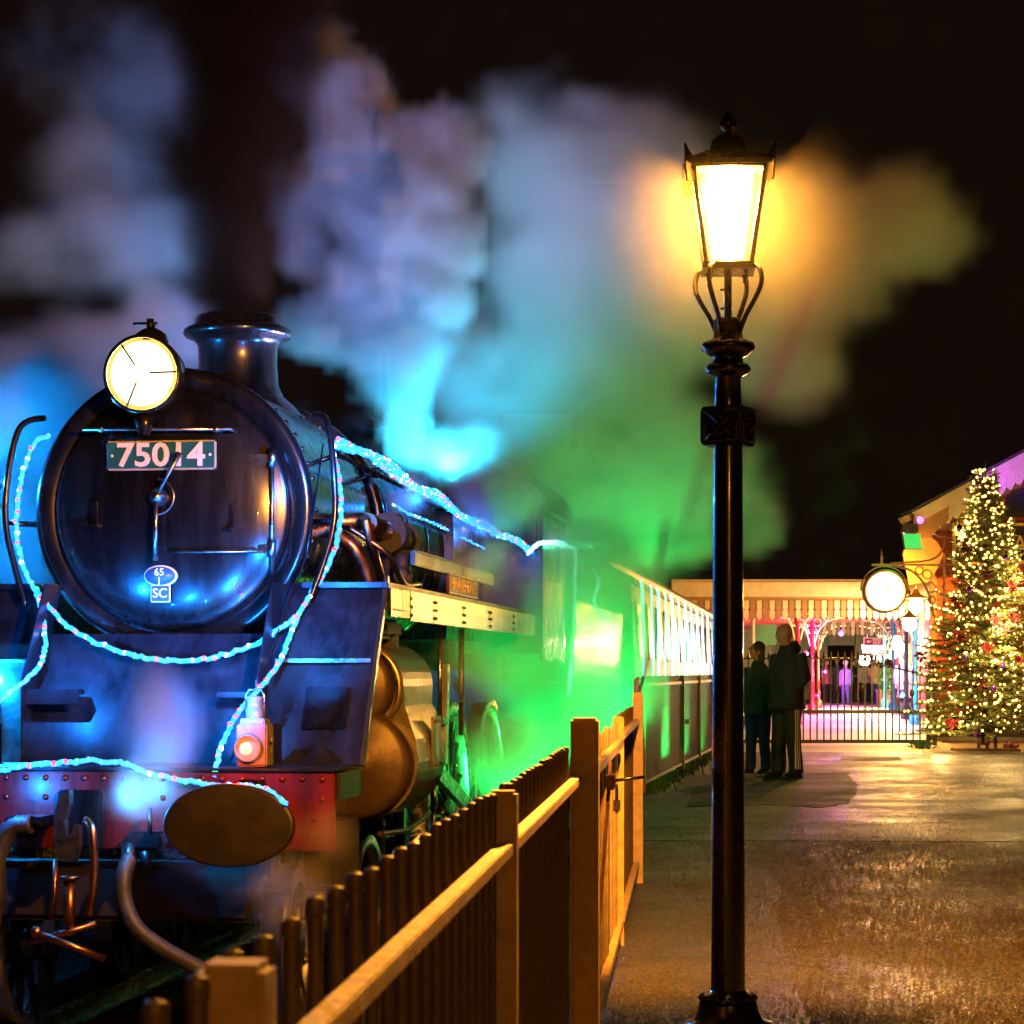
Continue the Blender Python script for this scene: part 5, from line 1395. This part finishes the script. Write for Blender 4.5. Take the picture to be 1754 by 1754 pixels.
def person(label, loc, rz, Ht=1.75, top='jacket_black', legs='trouser_black', hair=None, coat=False, build=1.0, turn=0, tilt=0, arms='pocket', step=.0, hood=False, vox=.02, hat=None, group=None, skirt=False, shoe='shoe_dark', pants_flare=1.0):
    t = thing('person', label, 'person', loc, rz, group); k = Ht / 1.78; b = build
    V = lambda x, y, z: Vector((x, y, z)) * k
    hy = {1: step, -1: -step}
    bd = MB()
    head(bd, V(0, -.035, 1.665), k, turn, tilt)
    stack(bd, [(0, .0 * k, 1.38 * k, .09 * k, .08 * k), (0, -.002, 1.47 * k, .062 * k, .062 * k), (0, -.018 * k, 1.56 * k, .056 * k, .06 * k), (0, -.03 * k, 1.62 * k, .05 * k, .055 * k)])
    stack(bd, [(0, 0, .86 * k, .15 * k * b, .11 * k), (0, 0, 1.05 * k, .14 * k * b, .1 * k), (0, 0, 1.3 * k, .17 * k * b, .11 * k), (0, 0, 1.44 * k, .12 * k, .08 * k)])
    for s in (-1, 1):
        bd.tube([V(s * .09, 0, .92), V(s * .1, hy[s] * .5 - .01, .5), V(s * .105, hy[s], .06)], [.075 * k, .05 * k, .035 * k], 12)
        bd.tube([V(s * .105, hy[s] + .04, .04), V(s * .11, hy[s] - .15, .035)], [.036 * k, .03 * k], 10)
        if arms == 'pocket': ap = [V(s * .2 * b, .01, 1.42), V(s * .27 * b, .05, 1.16), V(s * .11 * b, -.045, .99)]
        elif arms == 'front': ap = [V(s * .2 * b, .0, 1.42), V(s * .26 * b, .02, 1.15), V(s * .08, -.2, 1.12)]
        else: ap = [V(s * .2 * b, .0, 1.42), V(s * .26 * b, .03, 1.14), V(s * .25 * b, -.03, .88)]
        bd.tube(ap, [.045 * k, .037 * k, .026 * k], 10)
        h = ap[2]; dn = (ap[2] - ap[1]).normalized()
        bd.ball(h + dn * .045 * k, .042 * k, 8, 6, sc_=(.6, .9, 1))
        o_ = dn.orthogonal().normalized()
        for fi, fl in enumerate((.07, .08, .076, .06)):
            st0 = h + dn * .07 * k + Vector((0, (fi - 1.5) * .019 * k, 0)); bd.tube([st0, st0 + dn * fl * .55 * k + Vector((-s * .004, 0, 0)), st0 + dn * fl * k + Vector((-s * .018, 0, 0))], [.0095 * k, .009 * k, .007 * k], 6)
        th0 = h + dn * .03 * k + Vector((0, -.03 * k, 0)); bd.tube([th0, th0 + dn * .03 * k + Vector((0, -.02 * k, 0)), th0 + dn * .06 * k + Vector((-s * .01, -.022 * k, 0))], [.011 * k, .01 * k, .008 * k], 6)
        if s == 1: armL = ap
        else: armR = ap
    link('body', remesh(bd, max(.013, vox * .7), 'skin', 2), t)
    # jacket / coat
    jk = MB(); hem = .5 if coat else .80
    secs = [(0, .005, hem, .215 * b, .165 * b + .02), (0, .005, hem + .06, .212 * b, .165 * b + .015), (0, 0, 1.0, .2 * b, .15 * b), (0, -.005, 1.2, .205 * b, .15 * b), (0, 0, 1.34, .205 * b, .135), (0, .01, 1.44, .15, .1), (0, .0, 1.52, .085, .082), (0, -.005, 1.545, .08, .08)]
    stack(jk, [tuple(q * k for q in a) for a in secs])
    for ap in (armL, armR):
        end = ap[1].lerp(ap[2], .93)
        jk.tube([ap[0] * 1 + Vector((0, 0, .01 * k)), ap[0].lerp(ap[1], .5), ap[1], ap[1].lerp(ap[2], .5), end], [.082 * k, .076 * k, .068 * k, .062 * k, .056 * k], 14)
    if hood:
        jk.ball(V(0, .085, 1.5), .1 * k, 14, 10, sc_=(1.15, .8, .75)); jk.tube([V(.1, -.03, 1.5), V(.11, .06, 1.54), V(0, .13, 1.56), V(-.11, .06, 1.54), V(-.1, -.03, 1.5)], .035 * k, 8)
    link('coat' if coat else 'jacket', remesh(jk, vox, top, 4, .012 * k, len(label) % 50), t)
    tr = MB(); top_l = [(.0, .0, .98, .17 * b, .125 * b), (0, 0, .86, .185 * b, .14 * b)]
    stack(tr, [tuple(q * k for q in a) for a in [(0, 0, .78, .18 * b, .14 * b), (0, 0, .9, .185 * b, .14 * b), (0, 0, 1.0, .17 * b, .125 * b)]])
    if skirt:
        stack(tr, [tuple(q * k for q in a) for a in [(0, 0, .18, .26, .22), (0, 0, .5, .22, .18), (0, 0, .9, .17, .13)]])
    for s in (-1, 1):
        pf_ = pants_flare
        tr.tube([V(s * .095, 0, .88), V(s * .1, hy[s] * .3 - .01, .62), V(s * .105, hy[s] * .6 - .015, .42), V(s * .108, hy[s] * .85, .2), V(s * .11, hy[s] + .0, .07)], [.108 * k * b, .09 * k * b, .076 * k * pf_, .073 * k * pf_, .078 * k * pf_], 14)
    trm = link('trousers', remesh(tr, vox, legs, 3, .010 * k, 3 + len(label) % 40), t)
    for s in (-1, 1):
        sh = MB(); y0 = hy[s]
        stack(sh, [tuple(q * k for q in a) for a in [(s * .112, y0 - .055, .0, .05, .145), (s * .112, y0 - .055, .03, .053, .148), (s * .112, y0 - .05, .06, .046, .125), (s * .11, y0 - .005, .1, .042, .07), (s * .11, y0 + .01, .13, .04, .05)]])
        so = sh.obj('shoe', shoe, t)
        sl_ = MB(); stack(sl_, [tuple(q * k for q in a) for a in [(s * .112, y0 - .055, .001, .054, .15), (s * .112, y0 - .055, .026, .056, .152)]]); sl_.obj('sole', 'shoe_sole' if shoe == 'shoe_dark' and not hood else 'shoe_dark', so)
    if hair:
        hr_ = MB(); c = V(0, -.035, 1.665); rm_ = Matrix.Rotation(turn, 3, 'Z') @ Matrix.Rotation(tilt, 3, 'X')
        hr_.ball(c + rm_ @ V(0, .022, .032), .107 * k, 16, 12, sc_=(.86, .98, 1))
        if hair[1] == 'long': hr_.ball(c + rm_ @ V(0, .06, -.06), .1 * k, 14, 10, sc_=(.95, .65, 1.25))
        hm = remesh(hr_, .016, hair[0], 2, .008, 5); link('hair', hm, t)
    if hat:
        ht_ = MB(); c = V(0, -.03, 1.7); ht_.ball(c + V(0, .005, .02), .115 * k, 16, 12, sc_=(.88, 1, .9)); link('hat', remesh(ht_, .014, hat, 2), t)
    return t, trm, k, hy


q = G(1348, 1334)
man, trm, k, hy = person('bald man in black hooded jacket and track trousers with three white stripes', (q.x, q.y, 0), R(-62), 1.80, 'jacket_black', 'trouser_black', build=1.12, turn=R(-18), tilt=R(-8), hood=True, step=.05, vox=.019, pants_flare=1.15)
# three stripes down the outer seam of the left leg (the side facing us), and the small triangle mark
from mathutils.bvhtree import BVHTree
bvh = BVHTree.FromPolygons([v_.co.copy() for v_ in trm.data.vertices], [list(p_.vertices) for p_ in trm.data.polygons])
for dy in (-.024, 0, .024):
    vs = []; zz = .93
    while zz > .09:
        row_ = []
        for e in (-.0065, .0065):
            h, nrm, _, _ = bvh.ray_cast(Vector((.6, -.005 + dy + e + .03 * (1 - zz), zz * k)), Vector((-1, 0, 0)))
            if h is None: h, nrm = Vector((.19, dy + e, zz * k)), Vector((1, 0, 0))
            row_.append(h + nrm * .005)
        vs += row_; zz -= .03
    n_ = len(vs) // 2
    MB().add(vs, [(2 * i, 2 * i + 1, 2 * i + 3, 2 * i + 2) for i in range(n_ - 1)]).obj('stripe', 'stripe_white', trm)
lg = MB()
for i, (w0, h0) in enumerate(((.012, .018), (.012, .03), (.012, .042))):
    yb = -.085 - .016 + i * .016
    h, nrm, _, _ = bvh.ray_cast(Vector((.6, yb, .82 * k)), Vector((-1, 0, 0)))
    if h is None: h, nrm = Vector((.16, yb, .82 * k)), Vector((1, 0, 0))
    c = h + nrm * .006; lg.add([c + Vector((0, -.006, 0)), c + Vector((0, .007, 0)), c + Vector((0, .007, h0)), c + Vector((0, -.004, h0 - .008))], [(0, 1, 2, 3)])
lg.obj('trouser_mark', 'stripe_white', trm)
q = G(1299, 1328)
wom, _, _, _ = person('woman with glasses and long hair in dark green jacket and jeans beside the man', (q.x, q.y, 0), R(-48), 1.60, 'jacket_green', 'jeans', ('hair_brown', 'long'), build=1.02, turn=R(-28), tilt=R(-16), step=.03, vox=.019)
gls = MB(); kk = 1.6 / 1.78; rm_ = Matrix.Rotation(R(-28), 3, 'Z') @ Matrix.Rotation(R(-16), 3, 'X'); c = Vector((0, -.035, 1.665)) * kk
for s in (-1, 1):
    gls.tube([c + rm_ @ (Vector((s * .033 + .024 * math.cos(R(a)), -.1, .002 + .018 * math.sin(R(a)))) * kk) for a in range(0, 361, 30)], .003, 5); gls.tube([c + rm_ @ (Vector((s * .057, -.096, .004)) * kk), c + rm_ @ (Vector((s * .08, .0, .005)) * kk)], .003, 5)
gls.obj('glasses', 'iron', wom)
gr = 'visitors under the canopy'
mat('coat_purple', (.2, .13, .42), .8); mat('coat_blue', (.05, .08, .2), .8); mat('coat_yellow', (.5, .4, .12), .8); mat('coat_pink', (.5, .12, .2), .8); mat('coat_brown', (.1, .06, .045), .8); mat('shirt_white', (.6, .55, .5), .8); mat('knit_grey', (.35, .33, .36), .9)
for lab, px, py, rz, Ht, kw in (
    ('visitor in long purple coat standing by the blue columns, back turned', 1551, 1226, 170, 1.74, dict(top='coat_purple', legs='jeans', coat=True, hair=('hair_brown', 'short'), vox=.025, build=1.1)),
    ('visitor in open dark coat over light shirt, left of the group', 1433, 1206, 20, 1.76, dict(top='jacket_black', legs='trouser_black', coat=True, hair=('hair_grey', 'short'))),
    ('visitor in grey woollen hat and blue jacket among the group', 1449, 1209, -40, 1.62, dict(top='coat_blue', legs='jeans', hat='knit_grey')),
    ('visitor in black with long brown hair among the group', 1461, 1205, 30, 1.7, dict(top='jacket_black', legs='trouser_black', hair=('hair_brown', 'long'), arms='front')),
    ('visitor in red trousers half hidden behind the group', 1472, 1203, 10, 1.68, dict(top='coat_brown', legs='column_red', hair=('hair_brown', 'short'))),
    ('visitor in pale top and wide black trousers under the bright lamp', 1482, 1204, 5, 1.72, dict(top='shirt_white', legs='trouser_black', hair=('hair_brown', 'short'), step=.12, pants_flare=1.4)),
    ('visitor in yellow coat nearest the planters', 1499, 1206, -20, 1.7, dict(top='coat_yellow', legs='jeans', hair=('hair_grey', 'short'), arms='front')),
    ('visitor in pink coat near the crimson columns', 1414, 1207, 60, 1.68, dict(top='coat_pink', legs='trouser_black', hair=('hair_brown', 'long'))),
    ('visitor in brown jacket farthest left under the canopy', 1405, 1202, -80, 1.72, dict(top='coat_brown', legs='jeans', hair=('hair_brown', 'short')))):
    q = G(px, py); kw.setdefault('vox', .034); kw.setdefault('arms', 'down'); person(lab, (q.x, q.y, .007), R(rz), Ht, group=gr, **kw)

# ================================================================== BARE TREES BEHIND THE TRAIN
def bare_tree(label, loc, h, seed):
    t = thing('bare_tree', label, 'tree', loc, 0, 'bare trees behind the train'); r = random.Random(seed); tr = MB(); br = MB()
    def grow(p, d, ln, rad, depth):
        q = p + d * ln; m = p.lerp(q, .5) + Vector((r.gauss(0, .05), r.gauss(0, .05), r.gauss(0, .03))) * ln
        (tr if depth < 2 else br).tube([p, m, q], [rad, rad * .85, rad * .7], 6 if depth < 2 else 3)
        if depth >= 6: return
        for i in range(2 if depth < 1 else 3):
            nd_ = (d + Vector((r.gauss(0, .45), r.gauss(0, .45), r.gauss(.1, .3)))).normalized()
            grow(q if r.random() < .7 else m, nd_, ln * r.uniform(.62, .85), rad * .6, depth + 1)
    grow(Vector((0, 0, 0)), Vector((0, 0, 1)), h * .24, h * .018, 0)
    tr.obj('trunk', 'twig', t); br.obj('crown', 'twig', t)
for i, (px, Y, h) in enumerate(((590, 27, 7.0), (700, 34, 8.0), (470, 31, 6.5))):
    q = P(px, 1150, Y); bare_tree(['bare tree directly behind the boiler in blue steam', 'bare tree behind the safety valve steam', 'bare tree behind the chimney'][i], (q.x, q.y, -.9), h, 11 + i)

# ================================================================== STEAM AND SMOKE
def volume(name, label, lo, hi, vox, blobs, dens, warp, wscale, fbm, fscale, material, stretch=(1, 1, 1), lo_t=.12, hi_t=.75, seed=0.):
    me = bpy.data.meshes.new(name)
    o = link(name, me); tag(o, label, 'steam', kind='stuff')
    ng = bpy.data.node_groups.new(name, 'GeometryNodeTree')
    ng.interface.new_socket('Geometry', in_out='OUTPUT', socket_type='NodeSocketGeometry')
    N = ng.nodes.new; K = ng.links.new
    out = N('NodeGroupOutput'); vc = N('GeometryNodeVolumeCube')
    vc.inputs['Min'].default_value = lo; vc.inputs['Max'].default_value = hi
    for ax, d in zip('XYZ', range(3)): vc.inputs['Resolution ' + ax].default_value = max(8, int((hi[d] - lo[d]) / (vox * 1.35)))
    pos = N('GeometryNodeInputPosition')
    off = N('ShaderNodeVectorMath'); off.operation = 'ADD'; K(pos.outputs[0], off.inputs[0]); off.inputs[1].default_value = (seed, seed * .7, -seed)
    st = N('ShaderNodeVectorMath'); st.operation = 'MULTIPLY'; K(off.outputs[0], st.inputs[0]); st.inputs[1].default_value = stretch
    n1 = N('ShaderNodeTexNoise'); n1.inputs['Scale'].default_value = wscale; n1.inputs['Detail'].default_value = 4; n1.inputs['Roughness'].default_value = .6; K(st.outputs[0], n1.inputs['Vector'])
    sb = N('ShaderNodeVectorMath'); sb.operation = 'SUBTRACT'; K(n1.outputs['Color'], sb.inputs[0]); sb.inputs[1].default_value = (.5, .5, .5)
    ma = N('ShaderNodeVectorMath'); ma.operation = 'MULTIPLY_ADD'; K(sb.outputs[0], ma.inputs[0]); ma.inputs[1].default_value = (warp * 2,) * 3; K(pos.outputs[0], ma.inputs[2])
    acc = None
    for c, r, wgt in blobs:
        if not isinstance(r, (tuple, list)): r = (r, r, r)
        d = N('ShaderNodeVectorMath'); d.operation = 'SUBTRACT'; K(ma.outputs[0], d.inputs[0]); d.inputs[1].default_value = c
        e = N('ShaderNodeVectorMath'); e.operation = 'DIVIDE'; K(d.outputs[0], e.inputs[0]); e.inputs[1].default_value = r
        l = N('ShaderNodeVectorMath'); l.operation = 'LENGTH'; K(e.outputs[0], l.inputs[0])
        m = N('ShaderNodeMath'); m.operation = 'MULTIPLY_ADD'; m.use_clamp = True; K(l.outputs['Value'], m.inputs[0]); m.inputs[1].default_value = -wgt; m.inputs[2].default_value = wgt
        if acc is None: acc = m
        else:
            s = N('ShaderNodeMath'); s.operation = 'SMOOTH_MAX'; K(acc.outputs[0], s.inputs[0]); K(m.outputs[0], s.inputs[1]); s.inputs[2].default_value = .12; acc = s
    n2 = N('ShaderNodeTexNoise'); n2.inputs['Scale'].default_value = fscale; n2.inputs['Detail'].default_value = 7; n2.inputs['Roughness'].default_value = .68; n2.inputs['Distortion'].default_value = .4; K(st.outputs[0], n2.inputs['Vector'])
    f = N('ShaderNodeMath'); f.operation = 'MULTIPLY_ADD'; K(n2.outputs['Fac'], f.inputs[0]); f.inputs[1].default_value = fbm; f.inputs[2].default_value = -fbm * .5
    g = N('ShaderNodeMath'); g.operation = 'ADD'; K(acc.outputs[0], g.inputs[0]); K(f.outputs[0], g.inputs[1])
    # keep empty space empty: multiply by the blob mask
    mk = N('ShaderNodeMapRange'); mk.interpolation_type = 'SMOOTHSTEP'; mk.inputs[1].default_value = 0; mk.inputs[2].default_value = .2; K(acc.outputs[0], mk.inputs[0])
    h = N('ShaderNodeMapRange'); h.interpolation_type = 'SMOOTHSTEP'; h.inputs[1].default_value = lo_t; h.inputs[2].default_value = hi_t; h.inputs[4].default_value = dens; K(g.outputs[0], h.inputs[0])
    w_ = N('ShaderNodeMath'); w_.operation = 'MULTIPLY'; K(h.outputs[0], w_.inputs[0]); K(mk.outputs[0], w_.inputs[1])
    vr = N('ShaderNodeMapRange'); vr.inputs[3].default_value = .65; vr.inputs[4].default_value = 1.35; vr.clamp = False; K(n2.outputs['Fac'], vr.inputs[0])
    ep = N('ShaderNodeMath'); ep.operation = 'MULTIPLY'; K(w_.outputs[0], ep.inputs[0]); K(vr.outputs[0], ep.inputs[1])
    K(ep.outputs[0], vc.inputs['Density'])
    sm = N('GeometryNodeSetMaterial'); sm.inputs['Material'].default_value = MATS[material]; K(vc.outputs[0], sm.inputs[0]); K(sm.outputs[0], out.inputs[0])
    md = o.modifiers.new('steam', 'NODES'); md.node_group = ng
    me.materials.append(MATS[material])
    return o


def vol_mat(name, color, density, absorb=(0, 0, 0), aniso=0.0):
    m = bpy.data.materials.new(name); m.use_nodes = True; nt = m.node_tree; nt.nodes.remove(nt.nodes['Principled BSDF'])
    v = nt.nodes.new('ShaderNodeVolumePrincipled'); v.inputs['Color'].default_value = (*color, 1); v.inputs['Density'].default_value = density; v.inputs['Anisotropy'].default_value = aniso
    v.inputs['Absorption Color'].default_value = (*absorb, 1)
    nt.links.new(v.outputs[0], nt.nodes['Material Output'].inputs['Volume']); MATS[name] = m


vol_mat('steam_white', (.92, .92, .93), 1.0, aniso=.1)
vol_mat('smoke_dark', (.035, .016, .008), 1.0)
vol_mat('mist', (.9, .9, .9), 1.0)


def B(px, py, Y, rx, ry=None, rz=None, wgt=1.5):         # blob: pixel radius in x/z at its depth, metres in depth
    c = P(px, py, Y); k = Y / F
    s = 1.25
    return (tuple(c), (rx * k * s, (ry or rx * k) * s, (rz or rx) * k * s), wgt)


# white exhaust rolling up behind the boiler, right of the chimney
volume('steam_plume', 'tall billowing white steam plume rising behind the chimney and dome', (-2.7, 13.3, 1.6), (1.1, 18.6, 7.1), .048,
       [B(700, 700, 16.6, 50, .45, 120), B(680, 600, 16.4, 95, .6, 110), B(650, 500, 16.3, 130, .8, 110), B(690, 400, 16.2, 140, .9, 130), B(640, 300, 16.2, 140, .9, 120), B(740, 250, 16.2, 90, .7, 80), B(600, 200, 16.3, 110, .9, 110), B(560, 560, 16.4, 80, .7, 60), B(540, 110, 16.4, 80, .8, 100), B(760, 420, 16.2, 80, .7, 80), B(745, 520, 16.2, 60, .6, 60), B(520, 380, 16.5, 80, .7, 120),
        B(770, 780, 16.5, 100, .7, 70, 1.1), B(700, 850, 15.2, 60, .35, 50, .7), B(660, 985, 13.6, 40, .2, 28, .7), B(860, 850, 17.2, 90, .6, 60, 1.0), B(760, 1000, 14.4, 60, .25, 35, .7), B(830, 960, 15.6, 80, .4, 70, .8)],
       3.2, .38, 1.3, 2.0, 1.5, 'steam_white', lo_t=.38, hi_t=.85, seed=3.1)
# steam drifting to the left of the chimney
volume('steam_cloud', 'soft steam cloud drifting left of the chimney behind the smokebox', (-5.2, 13.0, 1.0), (-1.2, 17.4, 7.2), .07,
       [B(40, 740, 14.2, 190, .8, 150, 2.4), B(170, 650, 14.4, 140, .7, 120, 2.0), B(270, 590, 14.8, 90, .6, 110, 1.6), B(200, 430, 15.4, 170, .9, 120, 1.2), B(80, 430, 15.4, 130, .9, 90, 1.0), B(160, 280, 15.6, 190, .9, 130, .8), B(230, 130, 15.8, 160, .9, 150, .7), B(60, 100, 15.8, 150, .9, 140, .6), B(10, 920, 14.0, 100, .6, 150, 2.0)],
       1.5, .55, .9, 1.6, 1.1, 'steam_white', lo_t=.26, hi_t=1.0, seed=9.4)
# dark chimney smoke
volume('chimney_smoke', 'dark brown smoke column rising from the chimney', (-2.75, 12.6, 3.3), (-.75, 15.4, 7.2), .05,
       [B(402, 560, 13.9, 62, .22, 60), B(403, 480, 13.9, 72, .28, 70), B(405, 390, 13.9, 92, .36, 90), B(415, 290, 13.9, 105, .4, 95), B(425, 190, 13.9, 115, .45, 100), B(430, 90, 13.9, 130, .5, 105), B(430, -10, 13.9, 140, .5, 100), B(430, -100, 13.9, 150, .55, 100)],
       4.2, .14, 1.3, .45, 1.6, 'smoke_dark', stretch=(1, 1, .45), lo_t=.05, hi_t=.8, seed=1.7)
# pale cloud behind the lamp
volume('steam_cloud', 'thin pale steam cloud hanging behind the street lamp', (-.9, 12.6, 1.2), (4.4, 20.0, 6.4), .08,
       [B(830, 640, 17.5, 130, 1.0, 130), B(950, 720, 17.5, 190, 1.2, 150), B(1050, 600, 16.5, 200, 1.2, 150), B(1000, 450, 16, 200, 1.2, 160), B(1130, 420, 15, 210, 1.1, 160), B(1060, 300, 15.5, 190, 1.1, 120), B(1280, 500, 14.5, 190, 1.0, 160), B(1390, 420, 14.5, 170, 1.0, 130), B(1500, 390, 14.6, 130, .9, 75), B(1580, 420, 14.8, 75, .7, 60), B(1320, 620, 14.6, 140, .9, 100), B(930, 300, 16, 140, 1.1, 120), B(1150, 800, 17.5, 180, 1.2, 130), B(800, 790, 17.5, 110, .9, 100), B(880, 200, 16, 120, .9, 80, 1.0)],
       1.0, .5, .8, 1.9, 1.0, 'steam_white', lo_t=.3, hi_t=.85, seed=5.2)
# steam leaking low beside the tender
volume('steam_leak', 'thick low steam billowing between the tender and the fence', (-1.6, 13.6, -.4), (4.3, 25.5, 3.8), .075,
       [B(980, 1000, 20, 160, 1.3, 150), B(900, 1100, 18.5, 120, .9, 140), B(1090, 900, 21.5, 150, 1.2, 90), B(1170, 880, 22, 125, 1.1, 85), B(1285, 900, 22, 60, .7, 60), B(960, 1220, 18.5, 120, .9, 120), B(870, 1290, 17, 90, .6, 100), B(1040, 1110, 20.2, 110, 1.0, 150), B(810, 1140, 15.0, 80, .35, 90, 1.1), B(850, 1260, 15.2, 80, .35, 80, 1.1), B(760, 1180, 14.2, 45, .2, 70, .8), B(1010, 880, 21.5, 160, 1.3, 130)],
       1.7, .3, .9, 1.5, 1.3, 'steam_white', lo_t=.25, hi_t=.85, seed=7.7)
# wisps in front of the engine
volume('steam_wisp', 'faint blue lit steam wisps around the buffers', (-2.9, 10.2, -.9), (-.2, 12.6, 1.9), .04,
       [B(275, 1260, 11.3, 60, .2, 140, 1.6), B(250, 1360, 11.0, 60, .2, 60, 1.2), B(545, 1430, 11.2, 55, .2, 70, 1.0), B(500, 1540, 11.2, 70, .2, 100, 1.1), B(430, 1500, 11.3, 120, .3, 50, 1.2), B(340, 1460, 11.2, 60, .2, 60, 1.1)],
       1.6, .2, 1.1, .9, 2.2, 'steam_white', stretch=(1, 1, .5), lo_t=.1, hi_t=.9, seed=2.2)
# mist added round the lantern to carry its glow
lx, lyy = lp.x, lp.y
volume('lamp_mist', 'faint mist added around the lit lantern to carry its glow', (lx - 1.2, lyy - 1.0, 1.5), (lx + 1.2, lyy + 1.6, 4.0), .06,
       [((lx, lyy + .2, 2.75), (.55, .55, .55), 1.0)], .035, .15, 1.2, .5, 1.3, 'mist', lo_t=.0, hi_t=1.0, seed=6.1)
